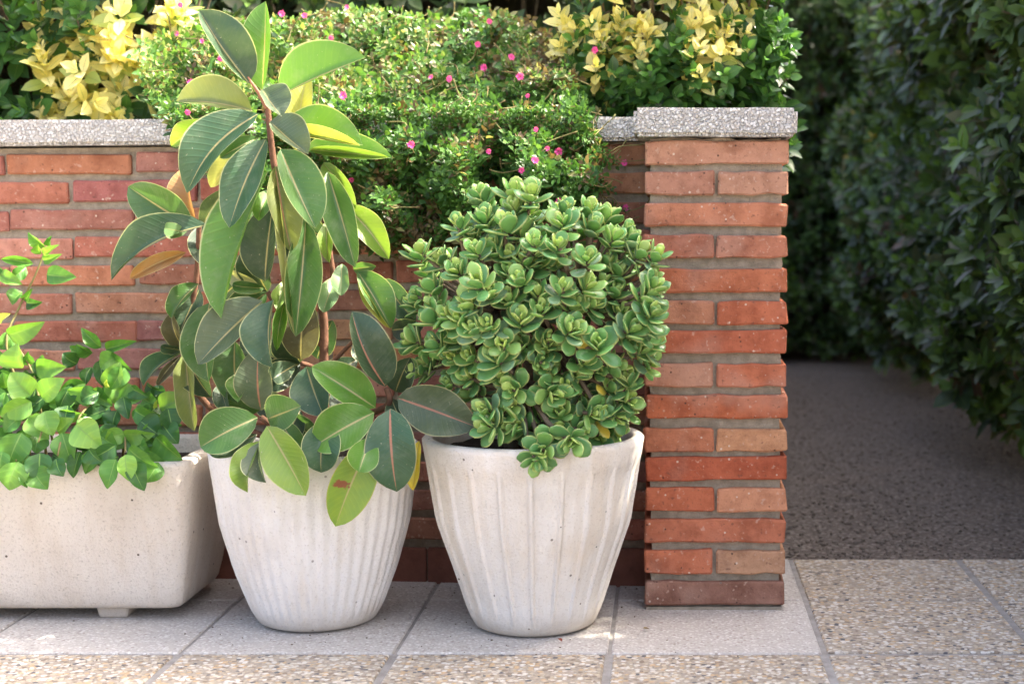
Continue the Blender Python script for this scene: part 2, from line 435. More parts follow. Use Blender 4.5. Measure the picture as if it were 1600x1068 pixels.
# ================================================================ BRICKWORK
def brick_mesh(name, lx, ly, lz, seed, cuts=5):
    b = bmesh.new(); bmesh.ops.create_cube(b, size=1)
    bmesh.ops.scale(b, vec=(lx, ly, lz), verts=b.verts)
    bmesh.ops.bevel(b, geom=b.edges[:], offset=0.0028, segments=1, affect='EDGES')
    long_e = [e for e in b.edges if abs((e.verts[0].co - e.verts[1].co).x) > lx * 0.5]
    bmesh.ops.subdivide_edges(b, edges=long_e, cuts=cuts, use_grid_fill=True)
    for v in b.verts:
        q = Vector((v.co.x * 30, v.co.y * 30, v.co.z * 60)) + Vector((seed * 13.7, seed * 5.1, 0))
        v.co += Vector(noise.noise_vector(q)) * 0.0030
        v.co += Vector(noise.noise_vector(q * 3.1)) * 0.0015
    me = bpy.data.meshes.new(name); b.to_mesh(me); b.free(); me.materials.append(M['brick']); return me

def brick_tone(c):
    m = srgb(192, 114, 90)
    c = tuple(q * 0.90 + w * 0.10 for q, w in zip(c, m))
    return (c[0] * 0.94, c[1] * 1.14, c[2] * 1.06)
def dull(c):
    c = brick_tone(c); g = sum(c) / 3
    return tuple(q * 0.85 + g * w for q, w in zip(c, (0.165, 0.15, 0.135)))
# --- pier
DP = 2.552
PX0, PX1 = P(1007.5, 560, DP).x, P(1229.5, 560, DP).x
PW = PX1 - PX0
PYB = DP + PW
ptop = [220, 268, 317, 367, 420, 470, 516, 568, 617, 669, 714, 762, 811, 860, 908]
pier = thing("brick_pier", "square red brick pier with a pebbled concrete cap at the end of the wall", "pier", ((PX0 + PX1) / 2, DP + PW / 2, 0))
full = [brick_mesh("pier_brick_full", PW, 0.116, 0.0385, s) for s in range(5)]
half = [brick_mesh("pier_brick_half", (PW - 0.005) / 2, PW, 0.0385, s + 9, 3) for s in range(6)]
pcol = [[(198, 136, 116)], [(186, 124, 106), (192, 134, 114)], [(202, 124, 98)], [(184, 108, 88), (188, 114, 92)], [(194, 108, 80)],
        [(188, 120, 96), (194, 104, 78)], [(188, 98, 74)], [(190, 120, 96), (198, 108, 82)], [(194, 102, 73)], [(192, 114, 88), (206, 142, 110)],
        [(184, 90, 66)], [(192, 102, 76), (210, 138, 110)], [(192, 108, 84)], [(196, 108, 82), (192, 138, 112)], [(152, 104, 92)]]
k = 0
for i, ty in enumerate(ptop):
    za, zb = P(1118, ty + 36.5, DP).z, P(1118, ty, DP).z
    zc, hh = (za + zb) / 2, (zb - za) / 0.0385
    def put(mesh, x, y, c, flip):
        o = link("brick", mesh, pier)
        o.location = (x, y, zc)
        o.scale = (1, 1, hh)
        o.rotation_euler = (random.uniform(-.004, .004), random.uniform(-.006, .006), random.uniform(-.006, .006) + (math.pi if flip else 0))
        o.color = (*brick_tone(srgb(*c, 1.0)), 1)
    jit = random.uniform(-0.0015, 0.0015)
    sh = 1 - 0.0022 * max(0, i - 8)
    if len(pcol[i]) == 1:
        put(full[i % 5], (PX0 + PX1) / 2 + jit, DP + 0.058, pcol[i][0], i % 2)
        put(full[(i + 2) % 5], (PX0 + PX1) / 2 - jit, PYB - 0.058, pcol[i][0], 1)
    else:
        q = (PW + 0.005) / 4
        put(half[i % 6], (PX0 + PX1) / 2 - q + jit, DP + PW / 2, pcol[i][0], False)
        put(half[(i + 3) % 6], (PX0 + PX1) / 2 + q + jit, DP + PW / 2, pcol[i][1], True)
cap_z0, cap_z1 = P(1118, 213, 2.53).z, P(1118, 168, 2.53).z
b = bmesh.new(); bmesh.ops.create_cube(b, size=1)
bmesh.ops.scale(b, vec=(PW - 0.020, PW - 0.022, cap_z0 - 0.006), verts=b.verts)
bmesh.ops.translate(b, vec=((PX0 + PX1) / 2, DP + PW / 2, (cap_z0 + 0.002) / 2), verts=b.verts)
bmesh.ops.subdivide_edges(b, edges=[e for e in b.edges if abs(e.verts[0].co.z - e.verts[1].co.z) > 0.1], cuts=60, use_grid_fill=True)
bmesh.ops.subdivide_edges(b, edges=[e for e in b.edges if abs(e.verts[0].co.z - e.verts[1].co.z) < 1e-4], cuts=14, use_grid_fill=True)
for w in b.verts: w.co += Vector(noise.noise_vector(w.co * 45)) * 0.004 * Vector((1, 1, 0)).length / 1.414
me = bpy.data.meshes.new("mortar"); b.to_mesh(me); b.free(); me.materials.append(M['mortar']); link("mortar", me, pier)
mb = MB(); mb.box(PX0 + 0.002, PX1 - 0.006, DP + 0.001, PYB - 0.004, -0.002, P(1118, 948, DP).z)
mb.build("mortar_base", M['mortar'], pier)

def stone_block(name, x0, x1, y0, y1, z0, z1, mat, parent, seed=0, bev=0.006, seg=2):
    b = bmesh.new(); bmesh.ops.create_cube(b, size=1)
    bmesh.ops.scale(b, vec=(x1 - x0, y1 - y0, z1 - z0), verts=b.verts)
    bmesh.ops.bevel(b, geom=b.edges[:], offset=bev, segments=seg, affect='EDGES')
    le = [e for e in b.edges if abs((e.verts[0].co - e.verts[1].co).x) > (x1 - x0) * 0.5]
    bmesh.ops.subdivide_edges(b, edges=le, cuts=8, use_grid_fill=True)
    for v in b.verts:
        v.co += Vector(noise.noise_vector(v.co * 40 + Vector((seed * 7, 0, 0)))) * 0.0016
    me = bpy.data.meshes.new(name); b.to_mesh(me); b.free(); me.materials.append(mat)
    o = link(name, me, parent); o.location = ((x0 + x1) / 2, (y0 + y1) / 2, (z0 + z1) / 2); return o
c0, c1 = P(990, 190, 2.527).x, P(1246, 190, 2.527).x
stone_block("cap_stone", c0, c1, 2.527, PYB + 0.02, cap_z0, cap_z1, M['coping'], pier, 3)

# --- garden wall, running slightly away from the viewer towards its far end
A = P(100, 500, 2.80); B = P(1000, 500, 2.725)
wdir = Vector((B.x - A.x, B.y - A.y, 0)).normalized()
wnor = Vector((wdir.y, -wdir.x, 0))                      # towards the viewer
wang = math.atan2(wdir.y, wdir.x)
LEN = (Vector((B.x, B.y, 0)) - Vector((A.x, A.y, 0))).length
def wall_pt(s, off=0.0, z=0.0):                          # s metres from A along the wall
    p = Vector((A.x, A.y, z)) + wdir * s + wnor * off; return p
def row_z(row_l, row_r, s):
    zl, zr = P(100, row_l, 2.80).z, P(1000, row_r, 2.725).z
    return zl + (zr - zl) * s / LEN
wall = thing("garden_wall", "long low red brick garden wall with a pebbled concrete coping behind the pots", "wall", wall_pt(LEN / 2))
S0, S1 = -1.35, LEN + 0.022
wall_bricks = [brick_mesh("wall_brick", 0.2315, 0.10, 0.0375, s + 31) for s in range(8)]
half_bricks = [brick_mesh("wall_brick_short", 0.12, 0.10, 0.0375, s + 61, 3) for s in range(3)]
wc = [(192, 112, 92), (198, 128, 104), (178, 100, 84), (204, 122, 92), (184, 106, 88), (170, 100, 86), (196, 106, 82), (188, 118, 100)]
PITCH_S = 0.2372
sj = (P(6, 260, 2.80) - A).x / wdir.x
for n_ in range(14):
    rl, rr = 239.5 + 43.6 * n_, 223 + 45.2 * n_
    off = 0 if n_ % 2 == 0 else PITCH_S * 0.5
    kmin = math.floor((S0 - sj - off) / PITCH_S)
    for q in range(kmin, 30):
        sa = sj + off + q * PITCH_S + 0.003 + random.uniform(-0.003, 0.003)
        sb = sa + 0.2315
        if sa > S1 - 0.03: break
        mesh, clip = random.choice(wall_bricks), min(sb, S1)
        sc_x = (clip - sa) / 0.2315
        sm = (sa + clip) / 2
        zt = row_z(rl, rr, sm); hb = 0.0375 * random.uniform(0.96, 1.04)
        o = link("brick", mesh, wall)
        o.location = wall_pt(sm, -0.05 + random.uniform(-0.0012, 0.0012), zt - 0.0195)
        o.scale = (sc_x, 1, hb / 0.0375)
        o.rotation_euler = (0, random.uniform(-.005, .005), wang + random.uniform(-.004, .004) + (math.pi if random.random() < .5 else 0))
        o.color = (*dull(srgb(*(min(255, c + random.randint(-8, 8)) for c in random.choice(wc)), 1.04)), 1)
def wall_box(name, s0, s1, off0, off1, rows0, rows1, mat, seg=1, bev=None, seed=0):
    """a straight piece of the wall between two heights that follow the courses"""
    v, f = [], []
    for s in (s0, s1):
        z0 = rows0 if not isinstance(rows0, tuple) else row_z(*rows0, s)
        z1 = rows1 if not isinstance(rows1, tuple) else row_z(*rows1, s)
        for off, z in ((off0, z0), (off1, z0), (off1, z1), (off0, z1)): v.append(wall_pt(s, off, z))
    f = [(0, 1, 2, 3), (7, 6, 5, 4), (0, 4, 5, 1), (1, 5, 6, 2), (2, 6, 7, 3), (3, 7, 4, 0)]
    b = bmesh.new(); bv = [b.verts.new(q) for q in v]
    for q in f: b.faces.new([bv[i] for i in q])
    bmesh.ops.recalc_face_normals(b, faces=b.faces)
    if bev:
        bmesh.ops.bevel(b, geom=b.edges[:], offset=bev, segments=2, affect='EDGES')
        le = [e for e in b.edges if (e.verts[0].co - e.verts[1].co).length > (s1 - s0) * 0.5]
        bmesh.ops.subdivide_edges(b, edges=le, cuts=10, use_grid_fill=True)
        for w in b.verts: w.co += Vector(noise.noise_vector(w.co * 40)) * 0.0016
    me = bpy.data.meshes.new(name); b.to_mesh(me); b.free(); me.materials.append(mat)
    return link(name, me, wall)
wall_box("mortar", S0, S1, -0.008, -0.094, -0.02, (231, 222), M['mortar'])
stl = S0
for q in range(6):
    s1_ = min(stl + 0.4035, S1 + 0.0)
    wall_box("plinth_tile", stl, s1_ - 0.0025, 0.004, -0.0078, -0.02, (852, 857), M['plinth'], bev=0.002)
    stl = s1_
edges_c = [S0, -0.35, 0.62, S1 - 0.006]
for a_, b_ in zip(edges_c[:-1], edges_c[1:]):
    wall_box("coping_stone", a_ + 0.002, b_ - 0.002, 0.022, -0.125, (228, 220.5), (188.5, 183), M['coping'], bev=0.006)

# raised bed behind the wall
bed = MB()
v = [wall_pt(S0, -0.10), wall_pt(S1 + 0.10, -0.10)]
bed.v = [(v[0].x - 2.0, v[0].y + 0.02, -0.02), (PX0 + 0.0, PYB + 0.05, -0.02), (PX1 - 0.02, PYB + 0.05, -0.02), (PX1 - 0.02, 6.6, -0.02), (v[0].x - 2.0, 6.6, -0.02)]
bed.v += [(x, y, 0.755) for x, y, z in bed.v]
bed.f = [(0, 1, 6, 5), (1, 2, 7, 6), (2, 3, 8, 7), (3, 4, 9, 8), (4, 0, 5, 9), (5, 6, 7, 8, 9)]
o = bed.build("planting_bed", M['earth']); o["kind"] = "structure"

# ================================================================ POTS
def pot(name, label, cx, cy, H, prof, flutes, depth, fl_range, mat, wall_t=0.02, soil_drop=0.022, flute_fn=None, na=616):
    root = thing(name, label, "pot", (cx, cy, 0))
    zs = [p[0] for p in prof]; rs = [p[1] for p in prof]
    zz = list(np.linspace(0, H, 44))
    rr = list(np.interp(zz, zs, rs))
    # smooth profile
    for _ in range(2): rr = [rr[0]] + [(rr[i - 1] + 2 * rr[i] + rr[i + 1]) / 4 for i in range(1, len(rr) - 1)] + [rr[-1]]
    V, Fc = [], []
    rings = [(0.0, rr[0] - 0.012, 0), (0.003, rr[0] - 0.004, 0)] + [(z, r, 1) for z, r in zip(zz[1:], rr[1:])]
    rings += [(H + 0.004, rr[-1] - 0.004, 0), (H + 0.005, rr[-1] - wall_t * 0.5, 0), (H + 0.003, rr[-1] - wall_t + 0.003, 0),
              (H - 0.004, rr[-1] - wall_t, 0), (H - 0.05, rr[-1] - wall_t - 0.004, 0)]
    for z, r, fl in rings:
        for a in range(na):
            th = 2 * math.pi * a / na
            d = 0
            if fl:
                w = min(1, max(0, (z - fl_range[0]) / 0.03)) * min(1, max(0, (fl_range[1] - z) / 0.018))
                d = depth * w * flute_fn(th)
                q = Vector((math.cos(th) * 9, math.sin(th) * 9, z * 26))
                d += 0.0005 * noise.noise(q) + 0.0005 * noise.noise(q * 4.3)
            V.append((cx + (r - d) * math.cos(th), cy + (r - d) * math.sin(th), z))
    R = len(rings)
    for i in range(R - 1):
        for a in range(na):
            b_ = (a + 1) % na
            Fc.append((i * na + a, i * na + b_, (i + 1) * na + b_, (i + 1) * na + a))
    Fc.append(tuple(reversed(range(na))))
    link("body", mesh_from("body", V, Fc, mat, smooth=True), root)
    sv, sf = [(cx, cy, H - soil_drop + 0.004)], []
    ns, nr = 40, 6
    for i in range(1, nr + 1):
        r = (rr[-1] - wall_t - 0.0005) * i / nr
        for a in range(ns):
            th = 2 * math.pi * a / ns
            sv.append((cx + r * math.cos(th), cy + r * math.sin(th), H - soil_drop + 0.006 * noise.noise(Vector((math.cos(th) * r * 40, math.sin(th) * r * 40, H)))))
    for a in range(ns): sf.append((0, 1 + a, 1 + (a + 1) % ns))
    for i in range(nr - 1):
        for a in range(ns):
            b_ = (a + 1) % ns
            sf.append((1 + i * ns + a, 1 + (i + 1) * ns + a, 1 + (i + 1) * ns + b_, 1 + i * ns + b_))
    link("soil", mesh_from("soil", sv, sf, M['soil'], smooth=True), root)
    return root, H - soil_drop

# right pot (jade plant), broad scooped flutes between thin ridges
d2b = ground_d(998); r2b = 0.094
C2 = (P(834, 700, d2b + r2b).x, d2b + r2b)
H2 = P(834, 682, C2[1]).z
r2 = 175 / F * C2[1] * 0.995
def fl2(th):      # flat shallow panels between narrow ridges
    q = abs((th * 22 / (2 * math.pi) + 0.3) % 1.0 - 0.5)
    e = min(1.0, max(0.0, (0.445 - q) / 0.055))
    return e * e * (3 - 2 * e) * (0.75 + 0.25 * (q / 0.43))
pot("fluted_pot", "cream cast stone pot with wide vertical flutes holding the jade plant", *C2, H2,
    [(0, 0.094), (0.026, 0.108), (0.094, 0.130), (0.175, 0.158), (H2, r2)], 24, 0.0056, (0.022, H2 - 0.030), M['pot_b'], flute_fn=fl2)
# middle pot (rubber plant), rounder, many narrow flutes
d1b = ground_d(991); r1b = 0.092
C1 = (P(492, 700, d1b + r1b).x, d1b + r1b)
H1 = P(492, 697, C1[1]).z
r1 = 164 / F * C1[1] * 0.995
fl1 = lambda th: 0.5 - 0.5 * math.cos(th * 44)
pot("fluted_pot", "white grainy cast stone pot with many narrow flutes holding the rubber plant", *C1, H1,
    [(0, 0.090), (0.012, 0.099), (0.025, 0.107), (0.088, 0.131), (0.17, 0.154), (H1, r1)], 44, 0.0028, (0.012, H1 - 0.03), M['pot_a'], flute_fn=fl1)

# left trough on little feet
TX1, TY0 = P(283, 760, 2.43).x, 2.42
TZ0, TZ1 = P(200, 951, 2.475).z, P(200, 722, 2.425).z
TL, TD = 0.80, 0.335
TC = (TX1 + 0.012 - TL / 2, TY0 + TD / 2)
trough = thing("stone_trough", "long sand-coloured cast stone planter trough standing on small feet", "planter", (TC[0], TC[1], 0))
def rrect(hx, hy, r, k=7):
    pts = []
    for (sx, sy, a0) in ((1, 1, 0), (-1, 1, 90), (-1, -1, 180), (1, -1, 270)):
        for i in range(k):
            a = math.radians(a0 + 90 * i / (k - 1))
            pts.append((sx * (hx - r) + r * math.cos(a), sy * (hy - r) + r * math.sin(a)))
    # densify the straight runs
    out = []
    for i in range(len(pts)):
        p, q = pts[i], pts[(i + 1) % len(pts)]
        n = max(1, int(math.hypot(q[0] - p[0], q[1] - p[1]) / 0.02))
        out += [(p[0] + (q[0] - p[0]) * j / n, p[1] + (q[1] - p[1]) * j / n) for j in range(n)]
    return out
base_n = None
rings = []
TH_ = TZ1 - TZ0
prof = [(0.0, 0.040, 0.062, 0), (0.003, 0.035, 0.056, 0), (0.010, 0.031, 0.051, 0), (0.04, 0.025, 0.043, 0), (0.08, 0.018, 0.034, 0), (0.12, 0.012, 0.025, 0),
        (0.16, 0.007, 0.016, 0), (0.20, 0.003, 0.008, 0), (TH_ - 0.008, 0.0, 0.002, 0), (TH_ - 0.002, 0.002, 0.003, 0), (TH_, 0.007, 0.008, 0),
        (TH_, 0.024, 0.024, 0), (TH_ - 0.005, 0.028, 0.028, 0), (TH_ - 0.05, 0.031, 0.031, 0)]
# same point count on each ring: sample the widest one and shrink it
ref = rrect(TL / 2, TD / 2, 0.024)
NV = len(ref)
V, Fc = [], []
for (z, ix, iy, r) in prof:
    hx, hy = TL / 2 - ix, TD / 2 - iy
    for (x, y) in ref:
        xx, yy2 = x / (TL / 2) * hx, y / (TD / 2) * hy
        q = Vector((xx * 14, yy2 * 14, z * 20))
        dsp = 0.0018 * noise.noise(q) + 0.001 * noise.noise(q * 3.1)
        V.append((TC[0] + xx * (1 + dsp), TC[1] + yy2 * (1 + dsp * 2.5), TZ0 + z))
for i in range(len(prof) - 1):
    for a in range(NV):
        b_ = (a + 1) % NV
        Fc.append((i * NV + a, i * NV + b_, (i + 1) * NV + b_, (i + 1) * NV + a))
Fc.append(tuple(reversed(range(NV))))
link("body", mesh_from("body", V, Fc, M['pot_c'], smooth=True), trough)
sl = [(TC[0] + x / (TL / 2) * (TL / 2 - 0.0295), TC[1] + y / (TD / 2) * (TD / 2 - 0.0295), TZ1 - 0.030) for x, y in ref]
link("soil", mesh_from("soil", sl, [tuple(range(NV))], M['soil']), trough)
for fx in (P(177, 960, 2.50).x, TC[0] - 0.25):
    for fy in (2.495, TC[1] + 0.06):
        b = bmesh.new(); bmesh.ops.create_cube(b, size=1)
        bmesh.ops.scale(b, vec=(0.056, 0.06, TZ0 + 0.004), verts=b.verts)
        for w in b.verts:
            if w.co.z < 0: w.co.x *= 0.82; w.co.y *= 0.9
        bmesh.ops.bevel(b, geom=b.edges[:], offset=0.003, segments=1, affect='EDGES')
        me = bpy.data.meshes.new("foot"); b.to_mesh(me); b.free(); me.materials.append(M['pot_c'])
        o = link("foot", me, trough); o.location = (fx, fy + 0.03, (TZ0 + 0.004) / 2)

# ================================================================ LEAF TOOLS
def leaf_template(L=1.0, W=0.5, nu=3, nv=5, fold=0.15, droop=0.15, p1=0.9, p2=0.8, tip=0.0, twist=0.0):
    """flat leaf along +Y, normal +Z; returns verts, quads, uv"""
    V, UV = [], []
    for j in range(nv + 1):
        v = j / nv
        w = max(0.02, math.sin(math.pi * min(1, v ** p1)) ** p2) * W / 2
        if j == 0: w = W * 0.04
        if j == nv: w = W * 0.015
        for i in range(nu * 2 + 1):
            u = (i - nu) / nu
            z = fold * abs(u) * w - droop * L * (v ** 2) * 0.5 + twist * u * v * w
            V.append((u * w, v * L, z)); UV.append((0.5 + 0.5 * u, v))
    n = nu * 2 + 1
    Fc = [(j * n + i, j * n + i + 1, (j + 1) * n + i + 1, (j + 1) * n + i) for j in range(nv) for i in range(n - 1)]
    return np.array(V), np.array(Fc), np.array(UV)

def fat_leaf_template(L=1.0, W=0.62, T=0.16, nv=6, k=8, curl=0.12):
    """thick succulent leaf, obovate"""
    V, UV = [], []
    for j in range(nv + 1):
        v = j / nv
        w = (0.16 + 0.84 * (math.sin(math.pi * min(1, (v * 0.90 + 0.06) ** 1.45)) ** 0.7)) * W / 2
        t = T / 2 * (0.6 + 0.4 * math.sin(math.pi * min(1, v)))
        if j == nv: w *= 0.45; t *= 0.35
        for i in range(k):
            a = 2 * math.pi * i / k
            x = math.cos(a); y = math.sin(a)
            V.append((x * w, v * L, y * t + curl * L * (v ** 2) * 0.5 + 0.10 * (x * w) ** 2 / (W * W) * W)); UV.append((0.5 + 0.5 * x, v))
    Fc = [(j * k + i, j * k + (i + 1) % k, (j + 1) * k + (i + 1) % k, (j + 1) * k + i) for j in range(nv) for i in range(k)]
    top = [nv * k + i for i in range(k)]
    Fc += [(top[0], top[1], top[2], top[3]), (top[0], top[3], top[4], top[7]), (top[7], top[4], top[5], top[6])]
    return np.array(V), np.array(Fc), np.array(UV)

def frame(pos, d, nrm, size, sx=1.0):
    d = d / np.linalg.norm(d)
    nrm = nrm - d * np.dot(nrm, d); l = np.linalg.norm(nrm)
    if l < 1e-5: nrm = np.array([0.3, -0.8, 0.5]) - d * np.dot([0.3, -0.8, 0.5], d); l = np.linalg.norm(nrm)
    nrm = nrm / l
    x = np.cross(d, nrm)
    m = np.eye(4)
    m[:3, 0] = x * size * sx; m[:3, 1] = d * size; m[:3, 2] = nrm * size; m[:3, 3] = pos
    return m

def foliage(root, templates, leaves, palette, mat, n_parts=300, part_name="leaf", stuff_name="foliage", score=None, smooth=True):
    """leaves: list of (4x4, palette index). The ones that show largest become single parts, the rest one mesh."""
    if not leaves: return
    Ms = np.array([l[0] for l in leaves]); ci = np.array([l[1] for l in leaves])
    px, py, dep = project(Ms[:, :3, 3])
    size = np.linalg.norm(Ms[:, :3, 1], axis=1)
    inside = (px > 0) & (px < 1600) & (py > 0) & (py < 1068) & (dep > 0)
    facing = np.abs(Ms[:, 1, 2]) / np.maximum(1e-6, np.linalg.norm(Ms[:, :3, 2], axis=1))
    sc = np.where(inside, size / dep * (0.35 + facing), -1)
    if score is not None: sc = np.where(inside, sc * score, -1)
    order = np.argsort(-sc)
    pick = [i for i in order[:n_parts] if sc[i] > 0]
    chosen = np.zeros(len(leaves), bool); chosen[pick] = True
    cache = {}
    for i in pick:
        key = (i % len(templates), int(ci[i]))
        if key not in cache:
            tv, tf, tu = templates[key[0]]
            c = np.array(palette[key[1]])
            cache[key] = mesh_from(part_name, tv, tf, mat, tu, np.tile(c, (len(tv), 1)), smooth)
        o = link(part_name, cache[key])
        o.parent = root
        o.matrix_parent_inverse = Matrix.Translation(Vector(root.location)).inverted()
        o.matrix_basis = Matrix(Ms[i].tolist())
    Vs, Fs, Us, Cs, n0 = [], [], [], [], 0
    for t, (tv, tf, tu) in enumerate(templates):
        idx = np.where(~chosen & (np.arange(len(leaves)) % len(templates) == t))[0]
        if len(idx) == 0: continue
        m = Ms[idx]
        w = np.einsum('nij,vj->nvi', m[:, :3, :3], tv) + m[:, None, :3, 3]
        Vs.append(w.reshape(-1, 3))
        Fs.append((tf[None] + (np.arange(len(idx)) * len(tv))[:, None, None]).reshape(-1, tf.shape[1]) + n0)
        n0 += len(idx) * len(tv)
        Us.append(np.tile(tu, (len(idx), 1)))
        pc = np.array(palette)[ci[idx]] * RNG.uniform(0.8, 1.2, (len(idx), 1))
        Cs.append(np.repeat(pc, len(tv), axis=0))
    if Vs:
        o = link(stuff_name, mesh_from(stuff_name, np.concatenate(Vs), np.concatenate(Fs), mat, np.concatenate(Us), np.concatenate(Cs), smooth), root)
        o["kind"] = "stuff"

def nv3(x): return np.array(x, float) / np.linalg.norm(x)

def shoot(out, pos, d, pairs, gap, size, spread=(35, 80), col=0, whorl=2, young=0, shrink=0.55, up=0.25):
    """leaves set in opposite pairs down a shoot; appends to out"""
    d = nv3(d)
    a0 = random.uniform(0, 6.28)
    ref = nv3(np.cross(d, [0.31, 0.22, 0.93])); ref2 = np.cross(d, ref)
    for k in range(pairs):
        fr = k / max(1, pairs - 1)
        p = pos - d * gap * k
        sp = math.radians(spread[0] + (spread[1] - spread[0]) * fr + random.uniform(-12, 12))
        for q in range(whorl):
            a = a0 + k * math.pi / whorl + q * 2 * math.pi / whorl + random.uniform(-.35, .35)
            rad = ref * math.cos(a) + ref2 * math.sin(a)
            ld = d * math.cos(sp) + rad * math.sin(sp)
            nrm = d * math.sin(sp) - rad * math.cos(sp) + np.array([0, 0, up]) + RNG.normal(0, 0.15, 3)
            s = size * (shrink + (1 - shrink) * min(1, fr * 1.8)) * random.uniform(0.8, 1.15)
            c = col if not callable(col) else col(k)
            out.append((frame(p + rad * 0.002, ld, nrm, s, random.uniform(0.85, 1.15)), c))

# ================================================================ JADE PLANT
JD = C2[1]
jade = thing("jade_plant", "bushy jade plant with thick rounded leaves growing in the cream fluted pot", "plant", (C2[0], C2[1], H2 - 0.022))
ros = [(750,303),(805,299),(832,303),(752,329),(803,321),(715,348),(735,362),(791,350),(811,356),(828,333),(661,395),(682,400),(743,389),(768,383),(795,395),(818,403),
(715,422),(752,443),(795,422),(764,455),(735,473),(791,465),(671,445),(667,475),(696,492),(813,436),(881,332),(925,320),(946,341),(928,352),(876,354),(959,370),(991,370),
(1004,392),(1024,399),(838,370),(872,383),(917,403),(838,412),(952,408),(964,428),(1018,428),(1024,446),(959,457),(878,451),(840,455),(921,444),(845,482),(894,475),(1016,460),
(1020,489),(901,514),(1013,514),(968,487),(982,514),(674,496),(693,492),(721,498),(645,532),(659,547),(680,535),(710,526),(687,554),(659,569),(648,580),(736,556),(734,588),(771,578),
(743,513),(762,507),(812,498),(788,535),(779,556),(814,541),(799,560),(792,593),(803,608),(797,629),(741,619),(771,657),(760,668),(799,664),(814,668),(825,681),(758,642),
(891,514),(846,546),(859,538),(917,567),(933,538),(907,585),(988,525),(1004,548),(1018,532),(1020,568),(967,572),(956,603),(977,590),(980,622),(985,637),(941,648),(922,637),
(967,653),(859,585),(886,611),(865,622),(875,645),(849,651),(872,672),(836,679),(849,704),(838,722),(907,674),(933,680),(962,670),(893,690)]
JC = np.array(P(838, 490, JD))
jl, tips = [], []
def jade_rosette(p, d, big=1.0):
    d = nv3(d)
    a0 = random.uniform(0, 6.28)
    ref = nv3(np.cross(d, [0.2, 0.35, 0.9])); ref2 = np.cross(d, ref)
    for k in range(6):
        sp = math.radians((10, 24, 38, 54, 70, 88)[k] + random.uniform(-9, 9))
        L = (0.013, 0.020, 0.026, 0.029, 0.030, 0.029)[k] * big * random.uniform(0.88, 1.15)
        if k == 5 and random.random() < 0.35: continue
        for q in range(2):
            a = a0 + k * math.pi / 2 + q * math.pi + random.uniform(-.3, .3)
            rad = ref * math.cos(a) + ref2 * math.sin(a)
            ld = d * math.cos(sp) + rad * math.sin(sp) + np.array([0, 0, 0.12])
            nrm = d * math.sin(sp) - rad * math.cos(sp)
            c = random.choice((0, 0, 1)) if k < 2 else (random.choice((1, 2, 2, 3)) if k < 4 else random.choice((2, 3, 3, 4)))
            if k > 3 and random.random() < 0.012: c = 5
            jl.append((frame(p - d * 0.0042 * k + rad * 0.003, ld, nrm, L, random.uniform(0.85, 1.1)), c))
for (x, y) in ros:
    ex, ey = (x - 838) / 225, (y - 495) / 235
    q = max(0.02, 1 - ex * ex - ey * ey * 0.9)
    lump = noise.noise(Vector((x / 70.0, y / 70.0, 3.3)))
    o_ = -0.185 * math.sqrt(q) - lump * 0.07 + random.uniform(-0.02, 0.04)
    f_ = 1.0 + 0.10 * noise.noise(Vector((x / 45.0, y / 45.0, 8.1)))
    if y < 640: x, y = 838 + (x - 838) * f_, 495 + (y - 495) * f_
    p = np.array(P(x, y, JD + o_))
    d = p - JC + np.array([0, 0.0, 0.17]) + RNG.normal(0, 0.045, 3)
    if y > 684: p = np.array(P(x, y, JD - r2 - 0.022))
    if y > 690: d = np.array([random.uniform(-.3, .3), -0.8, -0.1 if y < 715 else -0.5])
    jade_rosette(p, d, random.uniform(0.95, 1.22)); tips.append(p)
rj = random.Random(21)
made_j = 0
while made_j < 42:      # smaller side shoots that fill the front
    x, y = rj.uniform(640, 1030), rj.uniform(300, 665)
    ex, ey = (x - 838) / 205, (y - 490) / 205
    if ex * ex + ey * ey > 0.95 or (915 < x < 965 and 495 < y < 560): continue
    q = 1 - (ex * ex + ey * ey) * 0.92
    p = np.array(P(x, y, JD - 0.165 * math.sqrt(q) + rj.uniform(-0.01, 0.05)))
    jade_rosette(p, p - JC + np.array([0, -0.02, 0.12]) + RNG.normal(0, 0.06, 3), rj.uniform(0.62, 0.9)); tips.append(p); made_j += 1
for _ in range(80):      # the far side and the inside of the bush
    th, ph = random.uniform(0, 6.28), random.uniform(-0.7, 1.3)
    inner = random.random() < 0.45
    r = random.uniform(0.55, 0.85) if inner else random.uniform(0.9, 1.0)
    d = np.array([math.cos(th) * math.cos(ph), math.sin(th) * math.cos(ph), math.sin(ph)])
    if not inner: d[1] = abs(d[1])
    p = JC + d * np.array([0.185, 0.17, 0.185]) * r
    if p[2] < H2 + 0.02: continue
    jade_rosette(p, d + np.array([0, -0.2 if inner else 0, 0.2]), 0.95); tips.append(p)
jade_pal = [(0.40, 0.56, 0.16), (0.27, 0.47, 0.14), (0.165, 0.37, 0.11), (0.125, 0.30, 0.10), (0.17, 0.31, 0.16), (0.60, 0.50, 0.08)]
jt = [fat_leaf_template(W=w_, T=t_, curl=c_) for w_, t_, c_ in ((0.70, 0.16, 0.10), (0.78, 0.15, 0.25), (0.66, 0.18, -0.05), (0.74, 0.16, 0.18))]
foliage(jade, jt, jl, jade_pal, M['jade'])
